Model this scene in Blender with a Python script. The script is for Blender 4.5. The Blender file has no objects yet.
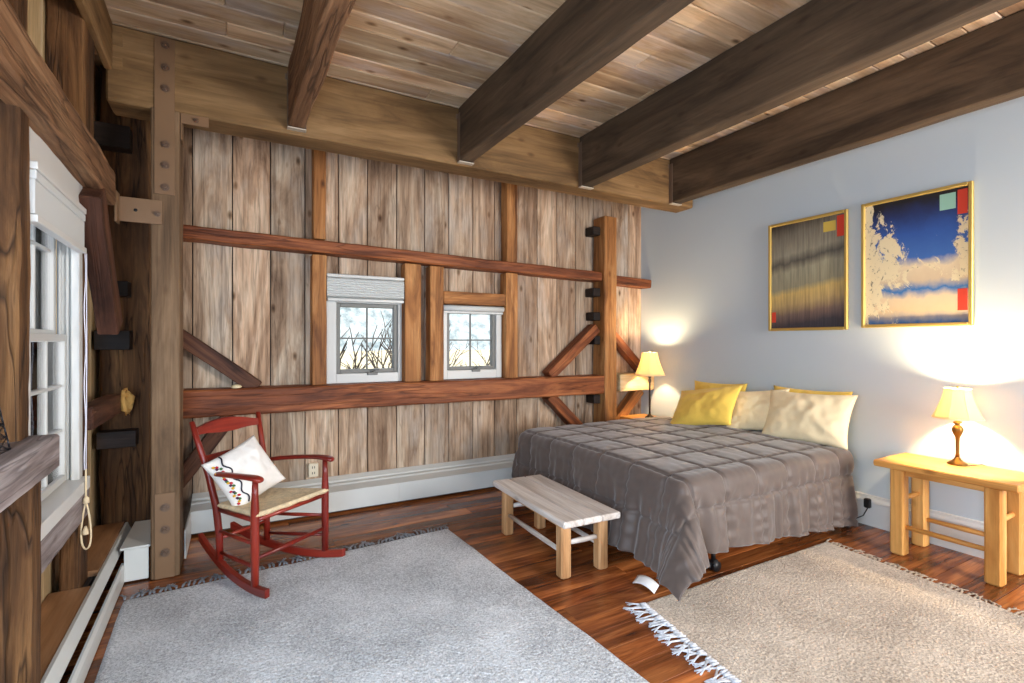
import bpy, bmesh, math, random
from mathutils import Vector, Matrix, noise
R = math.radians
rng = random.Random(7)
C = bpy.context.scene.collection
sc = bpy.context.scene

# ------------------------------------------------------------------ camera
cam = bpy.data.cameras.new('camera')
cam.sensor_width = 36.0
cam.lens = 500.0 / 1024.0 * 36.0
cam.clip_start = 0.02
co = bpy.data.objects.new('camera', cam); C.objects.link(co)
co.location = (0, 0, 1.5)
co.rotation_euler = (R(90), 0, R(-29.0))
sc.camera = co
# ------------------------------------------------------------------ world, exposure
sc.view_settings.view_transform = 'Standard'
sc.view_settings.look = 'None'
sc.view_settings.gamma = 1.0
sc.view_settings.use_curve_mapping = False
sc.view_settings.exposure = 0.5
w = bpy.data.worlds.new('World'); sc.world = w; w.use_nodes = True
wn = w.node_tree.nodes; wl = w.node_tree.links
bg = wn['Background']
tc = wn.new('ShaderNodeTexCoord'); nz = wn.new('ShaderNodeTexNoise'); rp = wn.new('ShaderNodeValToRGB')
nz.inputs['Scale'].default_value = 3.0; nz.inputs['Detail'].default_value = 6
rp.color_ramp.elements[0].position = 0.35; rp.color_ramp.elements[0].color = (0.62, 0.76, 0.95, 1)
rp.color_ramp.elements[1].position = 0.62; rp.color_ramp.elements[1].color = (1, 1, 1, 1)
wl.new(tc.outputs['Generated'], nz.inputs['Vector']); wl.new(nz.outputs['Fac'], rp.inputs['Fac'])
wl.new(rp.outputs['Color'], bg.inputs['Color']); bg.inputs['Strength'].default_value = 2.3

def area(name, loc, target, sx, sy, power, color):
    l = bpy.data.lights.new(name, 'AREA'); l.shape = 'RECTANGLE'; l.size = sx; l.size_y = sy
    l.energy = power; l.color = color
    o = bpy.data.objects.new(name, l); C.objects.link(o); o.location = loc
    d = Vector(target) - Vector(loc)
    o.rotation_euler = d.to_track_quat('-Z', 'Y').to_euler()
    return o
# added fill lights for presumed windows out of view, left and behind the camera
area('side_fill', (-0.60, 0.3, 1.30), (2.0, 2.4, -0.2), 1.8, 1.2, 140, (0.62, 0.80, 1.0))
area('rear_fill', (3.85, -2.2, 1.7), (1.5, 2.8, 0.8), 1.0, 1.9, 200, (1.0, 0.97, 0.94))

# ------------------------------------------------------------------ materials
def lin(c):
    c = c / 255.0
    return c / 12.92 if c <= 0.04045 else ((c + 0.055) / 1.055) ** 2.4
def rgb(r, g, b): return (lin(r), lin(g), lin(b), 1.0)

def new_mat(name):
    m = bpy.data.materials.new(name); m.use_nodes = True
    nt = m.node_tree
    return m, nt, nt.nodes['Principled BSDF']

def N(nt, t, **kw):
    n = nt.nodes.new(t)
    for k, v in kw.items():
        if k in n.inputs: n.inputs[k].default_value = v
        else: setattr(n, k, v)
    return n

def attr_vec(nt, scale, off=(0, 0, 0)):
    a = N(nt, 'ShaderNodeAttribute', attribute_name='gco')
    mp = N(nt, 'ShaderNodeMapping'); mp.inputs['Scale'].default_value = scale; mp.inputs['Location'].default_value = off
    nt.links.new(a.outputs['Vector'], mp.inputs['Vector'])
    return mp.outputs['Vector']

def mathn(nt, op, a, b=None, clamp=False):
    n = nt.nodes.new('ShaderNodeMath'); n.operation = op; n.use_clamp = clamp
    for i, v in enumerate((a, b)):
        if v is None: continue
        if hasattr(v, 'links') or hasattr(v, 'is_linked'): nt.links.new(v, n.inputs[i])
        else: n.inputs[i].default_value = v
    return n.outputs[0]

def mixc(nt, mode, fac, a, b):
    n = nt.nodes.new('ShaderNodeMix'); n.data_type = 'RGBA'; n.blend_type = mode
    for idx, v in ((0, fac), (6, a), (7, b)):
        if isinstance(v, (int, float)): n.inputs[idx].default_value = v
        elif isinstance(v, tuple): n.inputs[idx].default_value = v
        else: nt.links.new(v, n.inputs[idx])
    return n.outputs[2]

def ramp(nt, fac, stops, interp='LINEAR'):
    n = nt.nodes.new('ShaderNodeValToRGB'); cr = n.color_ramp; cr.interpolation = interp
    while len(cr.elements) < len(stops): cr.elements.new(0.5)
    for e, (p, c) in zip(cr.elements, stops): e.position = p; e.color = c
    nt.links.new(fac, n.inputs['Fac'])
    return n.outputs['Color']

def wood(name, dark, mid, light, rough=0.6, across=9.0, knots=0.0, streak=0.5, var=0.35, bump=0.3, crack=0.0, blotch=None, spec=0.3, hue=None):
    """solid wood: 'gco' runs along the grain in x; 'rnd' is one random number per piece"""
    m, nt, p = new_mat(name)
    v1 = attr_vec(nt, (0.9, across, across))
    n1 = N(nt, 'ShaderNodeTexNoise', Scale=1.0, Detail=6.0, Roughness=0.62, Distortion=0.9)
    nt.links.new(v1, n1.inputs['Vector'])
    base = ramp(nt, n1.outputs['Fac'], [(0.30, dark), (0.50, mid), (0.70, light)])
    v2 = attr_vec(nt, (2.2, across * 9, across * 9), (3, 1, 7))
    n2 = N(nt, 'ShaderNodeTexNoise', Scale=1.0, Detail=4.0, Roughness=0.6, Distortion=0.3)
    nt.links.new(v2, n2.inputs['Vector'])
    st = ramp(nt, n2.outputs['Fac'], [(0.32, (0.45, 0.42, 0.40, 1)), (0.55, (1, 1, 1, 1)), (0.75, (1.25, 1.22, 1.18, 1))])
    col = mixc(nt, 'MULTIPLY', streak, base, st)
    height = mathn(nt, 'MULTIPLY', n2.outputs['Fac'], 1.0)
    if blotch:
        v3 = attr_vec(nt, (1.1, 3.0, 3.0), (9, 2, 4))
        n3 = N(nt, 'ShaderNodeTexNoise', Scale=1.0, Detail=5.0, Roughness=0.65)
        nt.links.new(v3, n3.inputs['Vector'])
        f = mathn(nt, 'MULTIPLY', mathn(nt, 'SUBTRACT', n3.outputs['Fac'], 0.5), 5.0, True)
        col = mixc(nt, 'MIX', f, col, mixc(nt, 'MULTIPLY', streak, blotch, st))
    if knots:
        v4 = attr_vec(nt, (3.0, 6.0, 6.0), (1, 5, 2))
        vo = N(nt, 'ShaderNodeTexVoronoi', Scale=1.0); nt.links.new(v4, vo.inputs['Vector'])
        kn = ramp(nt, vo.outputs['Distance'], [(0.04, (0.14, 0.09, 0.05, 1)), (0.09, (0.55, 0.45, 0.36, 1)), (0.15, (1, 1, 1, 1))])
        col = mixc(nt, 'MULTIPLY', knots, col, kn)
    if crack:
        v5 = attr_vec(nt, (0.8, 11.0, 11.0), (4, 4, 1))
        wv = N(nt, 'ShaderNodeTexNoise', Scale=1.0, Detail=3.0, Distortion=0.4); nt.links.new(v5, wv.inputs['Vector'])
        d = mathn(nt, 'ABSOLUTE', mathn(nt, 'SUBTRACT', wv.outputs['Fac'], 0.5))
        ck = ramp(nt, d, [(0.0, (0.10, 0.08, 0.07, 1)), (0.018, (1, 1, 1, 1))])
        col = mixc(nt, 'MULTIPLY', crack, col, ck)
        height = mathn(nt, 'ADD', height, mathn(nt, 'MULTIPLY', mathn(nt, 'MINIMUM', d, 0.03), 40.0 * crack))
    a = N(nt, 'ShaderNodeAttribute', attribute_name='rnd')
    val = mathn(nt, 'ADD', mathn(nt, 'MULTIPLY', mathn(nt, 'SUBTRACT', a.outputs['Fac'], 0.5), var * 2), 1.0)
    hs = N(nt, 'ShaderNodeHueSaturation'); nt.links.new(col, hs.inputs['Color']); nt.links.new(val, hs.inputs['Value'])
    if hue:
        f = mathn(nt, 'FRACT', mathn(nt, 'MULTIPLY', a.outputs['Fac'], 7.31))
        out = mixc(nt, 'MIX', mathn(nt, 'MULTIPLY', f, hue[0]), hs.outputs['Color'], mixc(nt, 'MULTIPLY', 1.0, hs.outputs['Color'], hue[1]))
    else:
        out = hs.outputs['Color']
    nt.links.new(out, p.inputs['Base Color'])
    p.inputs['Roughness'].default_value = rough
    p.inputs['Specular IOR Level'].default_value = spec
    b = N(nt, 'ShaderNodeBump', Strength=bump, Distance=0.01)
    nt.links.new(height, b.inputs['Height']); nt.links.new(b.outputs['Normal'], p.inputs['Normal'])
    return m

def plain(name, col, rough=0.5, metal=0.0, spec=0.5, bump=0.0, bscale=60.0, vary=0.0, vscale=4.0):
    m, nt, p = new_mat(name)
    p.inputs['Base Color'].default_value = col
    p.inputs['Roughness'].default_value = rough
    p.inputs['Metallic'].default_value = metal
    p.inputs['Specular IOR Level'].default_value = spec
    t = N(nt, 'ShaderNodeTexCoord')
    if vary:
        n = N(nt, 'ShaderNodeTexNoise', Scale=vscale, Detail=6.0); nt.links.new(t.outputs['Object'], n.inputs['Vector'])
        k = ramp(nt, n.outputs['Fac'], [(0.3, tuple([1 - vary] * 3) + (1,)), (0.7, (1, 1, 1, 1))])
        nt.links.new(mixc(nt, 'MULTIPLY', 1.0, col, k), p.inputs['Base Color'])
    if bump:
        n = N(nt, 'ShaderNodeTexNoise', Scale=bscale, Detail=5.0); nt.links.new(t.outputs['Object'], n.inputs['Vector'])
        b = N(nt, 'ShaderNodeBump', Strength=bump, Distance=0.01)
        nt.links.new(n.outputs['Fac'], b.inputs['Height']); nt.links.new(b.outputs['Normal'], p.inputs['Normal'])
    return m

M = {}
M['plank'] = wood('weathered_plank', rgb(112, 86, 66), rgb(182, 155, 129), rgb(222, 205, 182), 0.7, 4.5, 0.9, 0.75, 0.24, 0.5, 0.3, rgb(192, 179, 165), hue=(0.6, (1.05, 0.90, 0.80, 1)))
M['ceiling'] = wood('ceiling_board', rgb(158, 126, 96), rgb(206, 178, 142), rgb(234, 214, 184), 0.65, 5, 0.9, 0.3, 0.24, 0.2, 0, rgb(206, 192, 182), hue=(0.6, (1.02, 0.90, 0.82, 1)))
M['girder'] = wood('rough_sawn_girder', rgb(92, 68, 42), rgb(130, 100, 64), rgb(154, 122, 84), 0.75, 5, 0.5, 0.45, 0.08, 0.35)
M['beam'] = wood('sawn_beam', rgb(56, 45, 34), rgb(84, 68, 52), rgb(106, 87, 67), 0.75, 5, 0.4, 0.4, 0.08, 0.3)
M['oldbeam'] = wood('hewn_old_beam', rgb(84, 58, 38), rgb(140, 102, 72), rgb(176, 138, 102), 0.75, 7, 0.4, 0.7, 0.1, 0.8, 0.6)
M['oldpost'] = wood('old_barn_post', rgb(46, 29, 16), rgb(92, 62, 36), rgb(138, 100, 62), 0.75, 7, 0.5, 0.6, 0.15, 0.5, 0.8)
M['redbeam'] = wood('reddish_timber', rgb(72, 35, 19), rgb(132, 72, 40), rgb(184, 114, 68), 0.55, 8, 0.45, 0.65, 0.12, 0.4, 0.6)
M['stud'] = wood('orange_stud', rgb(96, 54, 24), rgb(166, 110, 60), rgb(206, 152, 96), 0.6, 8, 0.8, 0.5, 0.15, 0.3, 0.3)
M['darkbrace'] = wood('dark_brace', rgb(46, 26, 18), rgb(82, 50, 36), rgb(116, 76, 54), 0.65, 7, 0.3, 0.5, 0.1, 0.4, 0.4)
M['newpost'] = wood('plain_sawn_post', rgb(82, 62, 44), rgb(122, 96, 70), rgb(146, 118, 90), 0.7, 8, 0.25, 0.5, 0.05, 0.2)
M['greybeam'] = wood('silvered_timber', rgb(96, 84, 82), rgb(150, 138, 136), rgb(186, 178, 178), 0.7, 8, 0.4, 0.6, 0.08, 0.4, 0.5)
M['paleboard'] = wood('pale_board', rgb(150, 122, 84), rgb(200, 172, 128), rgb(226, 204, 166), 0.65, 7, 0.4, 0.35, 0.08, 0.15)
M['blackblock'] = wood('black_wood', rgb(20, 14, 12), rgb(36, 27, 23), rgb(58, 44, 38), 0.6, 7, 0.2, 0.5, 0.1, 0.3)
M['ledge'] = wood('brown_ledge_board', rgb(122, 84, 54), rgb(160, 118, 82), rgb(184, 144, 108), 0.6, 5, 0.1, 0.3, 0.05, 0.1)
M['floor'] = wood('pine_floor', rgb(56, 26, 11), rgb(132, 74, 36), rgb(194, 124, 68), 0.26, 8, 0.8, 0.5, 0.42, 0.08, 0.2, spec=0.5, hue=(0.5, (1.1, 0.85, 0.7, 1)))
M['pine'] = wood('honey_pine', rgb(176, 114, 50), rgb(210, 150, 78), rgb(230, 178, 106), 0.45, 7, 0.6, 0.3, 0.06, 0.1)
M['benchleg'] = wood('knotty_pine_leg', rgb(150, 102, 62), rgb(200, 152, 104), rgb(226, 184, 140), 0.55, 8, 0.7, 0.4, 0.08, 0.15)
M['benchtop'] = wood('daylit_bench_top', rgb(178, 164, 152), rgb(214, 205, 197), rgb(232, 226, 220), 0.55, 7, 0.3, 0.4, 0.05, 0.15)  # daylight falling on the bench put into this pale colour
M['cherry'] = wood('red_cherry', rgb(84, 18, 13), rgb(126, 34, 23), rgb(156, 54, 36), 0.32, 6, 0.0, 0.25, 0.05, 0.04, spec=0.5)
M['wallpaint'] = plain('grey_wall_paint', rgb(196, 207, 214), 0.75, spec=0.2, bump=0.03, bscale=120)
M['whitepaint'] = plain('white_trim_paint', rgb(226, 226, 222), 0.4, bump=0.02, bscale=30, vary=0.05)
M['greypaint'] = plain('grey_sash_paint', rgb(112, 112, 108), 0.45)
M['greywhite'] = plain('window_vinyl', rgb(206, 207, 204), 0.35)
M['heater'] = plain('heater_enamel', rgb(214, 216, 212), 0.4, vary=0.06)
M['heatergrey'] = plain('heater_core', rgb(60, 62, 62), 0.5)  # shade inside the cover slot put into the dark core colour
M['steel'] = plain('brown_painted_steel', rgb(134, 103, 74), 0.5, 0.15, bump=0.06, bscale=40, vary=0.15)
M['bolt'] = plain('bolt_steel', rgb(118, 96, 80), 0.4, 0.5)
M['hanger'] = plain('brown_hanger_steel', rgb(112, 92, 76), 0.5, 0.2)
M['hangerlip'] = plain('pale_hanger_seat', rgb(190, 178, 160), 0.5, 0.1)
M['black'] = plain('black_plastic', rgb(22, 22, 24), 0.45)
M['gold'] = plain('gold_frame', rgb(212, 182, 104), 0.4, 0.6)
M['bronze'] = plain('antique_bronze', rgb(120, 88, 40), 0.35, 0.8)
M['darkbronze'] = plain('dark_bronze', rgb(60, 48, 38), 0.4, 0.6)
M['brass'] = plain('brass', rgb(190, 150, 60), 0.3, 0.8)
M['iron'] = plain('blackened_wire', rgb(38, 40, 48), 0.4, 0.6)
M['cord'] = plain('cotton_cord', rgb(230, 208, 170), 0.8)
M['cordwhite'] = plain('white_cord', rgb(228, 224, 232), 0.7)
M['foam'] = plain('yellow_spray_foam', rgb(222, 170, 92), 0.8, bump=0.6, bscale=40)
M['cream'] = plain('cream_foam', rgb(238, 220, 176), 0.8, bump=0.4, bscale=60)
M['outlet'] = plain('ivory_plastic', rgb(226, 216, 192), 0.4)
M['paper'] = plain('white_card', rgb(238, 238, 238), 0.6)
M['navysiding'] = plain('navy_siding', rgb(36, 112, 172), 0.5, vary=0.5, vscale=2.5)

def fabric(name, col, rough=0.8, sheen=0.3, bump=0.15, bscale=300.0, vary=0.06, vscale=9.0, col2=None):
    m, nt, p = new_mat(name)
    t = N(nt, 'ShaderNodeTexCoord')
    n = N(nt, 'ShaderNodeTexNoise', Scale=vscale, Detail=8.0, Roughness=0.7); nt.links.new(t.outputs['Object'], n.inputs['Vector'])
    c2 = col2 or tuple(min(1, c * (1 + vary)) for c in col[:3]) + (1,)
    c1 = col if col2 else tuple(c * (1 - vary) for c in col[:3]) + (1,)
    nt.links.new(ramp(nt, n.outputs['Fac'], [(0.35, c1), (0.65, c2)]), p.inputs['Base Color'])
    p.inputs['Roughness'].default_value = rough
    p.inputs['Sheen Weight'].default_value = sheen
    p.inputs['Specular IOR Level'].default_value = 0.25
    n2 = N(nt, 'ShaderNodeTexNoise', Scale=bscale, Detail=3.0); nt.links.new(t.outputs['Object'], n2.inputs['Vector'])
    b = N(nt, 'ShaderNodeBump', Strength=bump, Distance=0.004)
    nt.links.new(n2.outputs['Fac'], b.inputs['Height']); nt.links.new(b.outputs['Normal'], p.inputs['Normal'])
    return m
M['comforter'] = fabric('grey_satin_comforter', rgb(94, 82, 76), 0.47, 0.3, 0.05, 400)
M['yellowcase'] = fabric('yellow_pillowcase', rgb(252, 212, 96), 0.7, 0.2, 0.05, 300)
M['creamcase'] = fabric('cream_pillowcase', rgb(250, 230, 188), 0.7, 0.2, 0.05, 300)
M['sheet'] = fabric('cream_sheet', rgb(240, 226, 190), 0.8, 0.2, 0.05, 300)
M['whitecloth'] = fabric('white_cotton', rgb(238, 232, 224), 0.8, 0.2, 0.12, 220)
M['rush'] = fabric('rush_weave', rgb(226, 204, 166), 0.7, 0.0, 0.6, 60, 0.2, 30)
def rugmat(name, c1, c2, sc_):
    m, nt, p = new_mat(name)
    t = N(nt, 'ShaderNodeTexCoord')
    n = N(nt, 'ShaderNodeTexNoise', Scale=95.0, Detail=6.0, Roughness=0.8); nt.links.new(t.outputs['Object'], n.inputs['Vector'])
    vo = N(nt, 'ShaderNodeTexVoronoi', Scale=sc_); nt.links.new(t.outputs['Object'], vo.inputs['Vector'])
    n3 = N(nt, 'ShaderNodeTexNoise', Scale=2.2, Detail=4.0); nt.links.new(t.outputs['Object'], n3.inputs['Vector'])
    f = mathn(nt, 'ADD', mathn(nt, 'MULTIPLY', n.outputs['Fac'], 0.75), mathn(nt, 'MULTIPLY', n3.outputs['Fac'], 0.25))
    nt.links.new(ramp(nt, f, [(0.40, c1), (0.58, c2)]), p.inputs['Base Color'])
    p.inputs['Roughness'].default_value = 0.95; p.inputs['Specular IOR Level'].default_value = 0.1
    p.inputs['Sheen Weight'].default_value = 0.3
    h = mathn(nt, 'ADD', n.outputs['Fac'], mathn(nt, 'MULTIPLY', vo.outputs['Distance'], 0.8))
    b = N(nt, 'ShaderNodeBump', Strength=0.9, Distance=0.012)
    nt.links.new(h, b.inputs['Height']); nt.links.new(b.outputs['Normal'], p.inputs['Normal'])
    return m
M['rugblue'] = rugmat('pale_wool_pile', rgb(132, 134, 138), rgb(238, 239, 241), 70)
M['rugtan'] = rugmat('oatmeal_wool_pile', rgb(146, 126, 106), rgb(232, 214, 194), 70)
M['fringegrey'] = fabric('grey_fringe', rgb(120, 122, 128), 0.9, 0.2, 0.3, 120, 0.3, 40)
M['fringepale'] = fabric('pale_fringe', rgb(198, 200, 206), 0.9, 0.2, 0.3, 120, 0.25, 40)  # tan rug's daylight end: cool light put into the fringe colour
M['fringetan'] = fabric('tan_fringe', rgb(160, 142, 122), 0.9, 0.2, 0.3, 120, 0.3, 40)  # same rug's lamp end: warm, dimmer light put into the fringe colour
def shademat(name, col, trans):
    m, nt, p = new_mat(name)
    out = nt.nodes['Material Output']
    d = N(nt, 'ShaderNodeBsdfDiffuse', Color=col); t = N(nt, 'ShaderNodeBsdfTranslucent', Color=col)
    mx = N(nt, 'ShaderNodeMixShader'); mx.inputs[0].default_value = trans
    nt.links.new(d.outputs[0], mx.inputs[1]); nt.links.new(t.outputs[0], mx.inputs[2]); nt.links.new(mx.outputs[0], out.inputs['Surface'])
    return m
M['lampshade'] = shademat('lamp_shade_cloth', rgb(252, 232, 190), 0.45)
M['blind'] = shademat('cellular_blind_cloth', rgb(226, 228, 226), 0.15)
def glassmat():
    m, nt, p = new_mat('window_glass')
    out = nt.nodes['Material Output']
    fr = N(nt, 'ShaderNodeFresnel', IOR=1.17); tr = N(nt, 'ShaderNodeBsdfTransparent'); gl = N(nt, 'ShaderNodeBsdfGlossy', Roughness=0.02)
    mx = N(nt, 'ShaderNodeMixShader')
    nt.links.new(fr.outputs[0], mx.inputs[0]); nt.links.new(tr.outputs[0], mx.inputs[1]); nt.links.new(gl.outputs[0], mx.inputs[2])
    nt.links.new(mx.outputs[0], out.inputs['Surface'])
    return m
M['glass'] = glassmat()
bulbm, nt_, p_ = new_mat('lit_bulb')
p_.inputs['Emission Color'].default_value = (1, 0.72, 0.36, 1); p_.inputs['Emission Strength'].default_value = 12
M['bulb'] = bulbm

# ------------------------------------------------------------------ mesh builder
class MB:
    def __init__(self):
        self.v = []; self.f = []; self.g = []; self.r = []; self.mi = []; self.sm = []
    def add(self, verts, faces, gco=None, rnd=None, mat=0, smooth=False):
        k = len(self.v)
        if rnd is None: rnd = rng.random()
        off = Vector((rng.uniform(0, 40), rng.uniform(0, 40), rng.uniform(0, 40)))
        for i, p in enumerate(verts):
            self.v.append(Vector(p)); self.r.append(rnd)
            self.g.append((Vector(gco[i]) if gco else Vector(p)) + off)
        for f in faces:
            self.f.append([a + k for a in f]); self.mi.append(mat); self.sm.append(smooth)
        return self
    def beam(self, p0, p1, wa, wb, side=None, ch=0.004, rough=0.0, seg=1, taper=1.0, mat=0, rnd=None, sag=0.0, ends=True):
        """timber from p0 to p1; wa = width along `side` (a unit vector across), wb = the other width; grain along it"""
        p0 = Vector(p0); p1 = Vector(p1); ax = (p1 - p0); L = ax.length; ax.normalize()
        if side is None:
            side = Vector((1, 0, 0)) if abs(ax.x) < 0.9 else Vector((0, 1, 0))
        side = Vector(side); side = (side - ax * side.dot(ax)).normalized()
        oth = ax.cross(side)
        ch = min(ch, wa * 0.3, wb * 0.3)
        a, b = wa / 2, wb / 2
        prof = [(a - ch, -b), (a, -b + ch), (a, b - ch), (a - ch, b), (-a + ch, b), (-a, b - ch), (-a, -b + ch), (-a + ch, -b)]
        ts = [0.0] + ([min(ch / L, 0.2)] if ends else []) + [i / seg for i in range(1, seg)] + ([1 - min(ch / L, 0.2)] if ends else []) + [1.0]
        vs, gs = [], []
        seedv = Vector((rng.uniform(0, 99), rng.uniform(0, 99), rng.uniform(0, 99)))
        nr = len(ts)
        for i, t in enumerate(ts):
            k = 1 + (taper - 1) * t
            e = 1.0
            for (x, y) in prof:
                if ends and i in (0, nr - 1):
                    sx = (abs(x) - ch) / abs(x) if abs(x) > ch else 1; sy = (abs(y) - ch) / abs(y) if abs(y) > ch else 1
                    x *= sx; y *= sy
                q = p0 + ax * (L * t) + side * (x * k) + oth * (y * k)
                if rough:
                    nv = noise.noise_vector((q + seedv) * 3.0) * rough + noise.noise_vector((q + seedv) * 11.0) * rough * 0.5
                    nv -= ax * nv.dot(ax)
                    q = q + nv
                vs.append(q); gs.append((L * t, x, y))
        fs = []
        for i in range(nr - 1):
            for j in range(8):
                j2 = (j + 1) % 8
                fs.append((i * 8 + j, i * 8 + j2, (i + 1) * 8 + j2, (i + 1) * 8 + j))
        fs.append(tuple(range(7, -1, -1))); fs.append(tuple((nr - 1) * 8 + j for j in range(8)))
        return self.add(vs, fs, gs, rnd, mat)
    def box(self, x0, x1, y0, y1, z0, z1, axis=None, **kw):
        d = (x1 - x0, y1 - y0, z1 - z0)
        if axis is None: axis = max(range(3), key=lambda i: d[i])
        cx, cy, cz = (x0 + x1) / 2, (y0 + y1) / 2, (z0 + z1) / 2
        if axis == 0: return self.beam((x0, cy, cz), (x1, cy, cz), d[1], d[2], (0, 1, 0), **kw)
        if axis == 1: return self.beam((cx, y0, cz), (cx, y1, cz), d[0], d[2], (1, 0, 0), **kw)
        return self.beam((cx, cy, z0), (cx, cy, z1), d[0], d[1], (1, 0, 0), **kw)
    def tube(self, pts, rad, n=10, mat=0, cap=True, closed=False, rnd=None):
        pts = [Vector(p) for p in pts]; m = len(pts)
        if not hasattr(rad, '__len__'): rad = [rad] * m
        vs, gs = [], []; prev = None; run = 0
        for i, p in enumerate(pts):
            if closed: t = pts[(i + 1) % m] - pts[i - 1]
            else: t = pts[min(i + 1, m - 1)] - pts[max(i - 1, 0)]
            t.normalize()
            if prev is None: u = t.orthogonal().normalized()
            else: u = (prev - t * prev.dot(t)).normalized()
            prev = u; w_ = t.cross(u)
            if i: run += (p - pts[i - 1]).length
            for j in range(n):
                a = 2 * math.pi * j / n
                q = u * math.cos(a) + w_ * math.sin(a)
                vs.append(p + q * rad[i]); gs.append((run, rad[i] * math.cos(a), rad[i] * math.sin(a)))
        fs = []
        for i in range(m if closed else m - 1):
            i2 = (i + 1) % m
            for j in range(n):
                j2 = (j + 1) % n
                fs.append((i * n + j, i * n + j2, i2 * n + j2, i2 * n + j))
        if cap and not closed:
            fs.append(tuple(range(n - 1, -1, -1))); fs.append(tuple((m - 1) * n + j for j in range(n)))
        return self.add(vs, fs, gs, rnd, mat, True)
    def lathe(self, prof, c=(0, 0, 0), n=32, mat=0, rfun=None, closed=False):
        c = Vector(c); vs = []; fs = []; m = len(prof)
        for (r, z) in prof:
            for j in range(n):
                a = 2 * math.pi * j / n
                rr = r * (rfun(a) if rfun else 1)
                vs.append(c + Vector((rr * math.cos(a), rr * math.sin(a), z)))
        for i in range(m - 1):
            for j in range(n):
                j2 = (j + 1) % n
                fs.append((i * n + j, i * n + j2, (i + 1) * n + j2, (i + 1) * n + j))
        if closed:
            for j in range(n):
                j2 = (j + 1) % n
                fs.append(((m - 1) * n + j, (m - 1) * n + j2, j2, j))
        else:
            if prof[0][0] > 1e-4: fs.append(tuple(range(n - 1, -1, -1)))
            if prof[-1][0] > 1e-4: fs.append(tuple((m - 1) * n + j for j in range(n)))
        return self.add(vs, fs, None, None, mat, True)
    def grid(self, nu, nv, fn, mat=0, smooth=True, gfn=None):
        vs = [fn(i / nu, j / nv) for i in range(nu + 1) for j in range(nv + 1)]
        fs = [(i * (nv + 1) + j, (i + 1) * (nv + 1) + j, (i + 1) * (nv + 1) + j + 1, i * (nv + 1) + j + 1) for i in range(nu) for j in range(nv)]
        return self.add(vs, fs, [gfn(i / nu, j / nv) for i in range(nu + 1) for j in range(nv + 1)] if gfn else None, None, mat, smooth)
    def prism(self, poly, axis, a0, a1, mat=0):
        """polygon given in the two other axes (cyclic order), extruded along axis"""
        def P(q, a):
            if axis == 0: return (a, q[0], q[1])
            if axis == 1: return (q[0], a, q[1])
            return (q[0], q[1], a)
        n = len(poly)
        vs = [P(q, a0) for q in poly] + [P(q, a1) for q in poly]
        fs = [tuple(range(n - 1, -1, -1)), tuple(range(n, 2 * n))] + [(j, (j + 1) % n, n + (j + 1) % n, n + j) for j in range(n)]
        gs = [(v[axis], v[(axis + 1) % 3], v[(axis + 2) % 3]) for v in vs]
        return self.add(vs, fs, gs, None, mat)
    def build(self, name, mat, parent=None, origin=None, solid=0.0, offset=-1, subsurf=0, xform=None):
        vs = self.v
        if xform is not None: vs = [xform @ p for p in vs]
        if origin is None:
            if parent is not None: origin = Vector((0, 0, 0))
            else:
                xs = [p.x for p in vs]; ys = [p.y for p in vs]; zs = [p.z for p in vs]
                origin = Vector(((min(xs) + max(xs)) / 2, (min(ys) + max(ys)) / 2, min(zs)))
        origin = Vector(origin)
        me = bpy.data.meshes.new(name)
        me.from_pydata([tuple(p - origin) for p in vs], [], self.f)
        bm = bmesh.new(); bm.from_mesh(me); bmesh.ops.recalc_face_normals(bm, faces=bm.faces); bm.to_mesh(me); bm.free()
        a = me.attributes.new('gco', 'FLOAT_VECTOR', 'POINT'); a.data.foreach_set('vector', [c for g in self.g for c in g])
        a = me.attributes.new('rnd', 'FLOAT', 'POINT'); a.data.foreach_set('value', self.r)
        mats = mat if isinstance(mat, (list, tuple)) else [mat]
        for m_ in mats: me.materials.append(m_)
        me.polygons.foreach_set('material_index', self.mi)
        me.polygons.foreach_set('use_smooth', self.sm)
        me.update()
        o = bpy.data.objects.new(name, me); C.objects.link(o); o.location = origin
        if parent is not None: o.parent = parent
        if solid:
            s = o.modifiers.new('solid', 'SOLIDIFY'); s.thickness = solid; s.offset = offset
        if subsurf:
            s = o.modifiers.new('sub', 'SUBSURF'); s.levels = subsurf; s.render_levels = subsurf
        return o

def thing(name, label, cat, loc=(0, 0, 0), rotz=0.0, group=None):
    o = bpy.data.objects.new(name, None); C.objects.link(o); o.location = loc; o.rotation_euler = (0, 0, rotz)
    o.empty_display_size = 0.05
    o['label'] = label; o['category'] = cat
    if group: o['group'] = group
    return o
def tag(o, label, cat, group=None, kind=None):
    o['label'] = label; o['category'] = cat
    if group: o['group'] = group
    if kind: o['kind'] = kind
    return o
def struct(o):
    o['kind'] = 'structure'; return o
class Part:
    """world-coordinate parts under a thing whose Empty is at `t.location` (no rotation)"""
    pass
def wbuild(mb, name, mat, t, **kw):
    """mb in world coordinates, becomes a child of the unrotated thing t (or of a part that sits at t's origin)"""
    root = t
    base = Vector((0, 0, 0)); q = t
    while q is not None:
        base += q.location; q = q.parent
    o = mb.build(name, mat, None, origin=base, **kw)
    o.location = (0, 0, 0); o.parent = t
    return o

def LX(x, y): return x - 0.020 * (y - 3.85)     # the left wall is not quite square to the back wall
BACK = 4.79; RIGHT = 4.54; CEIL = 3.44; REAR = -2.6; LEFT = -0.84

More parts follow.
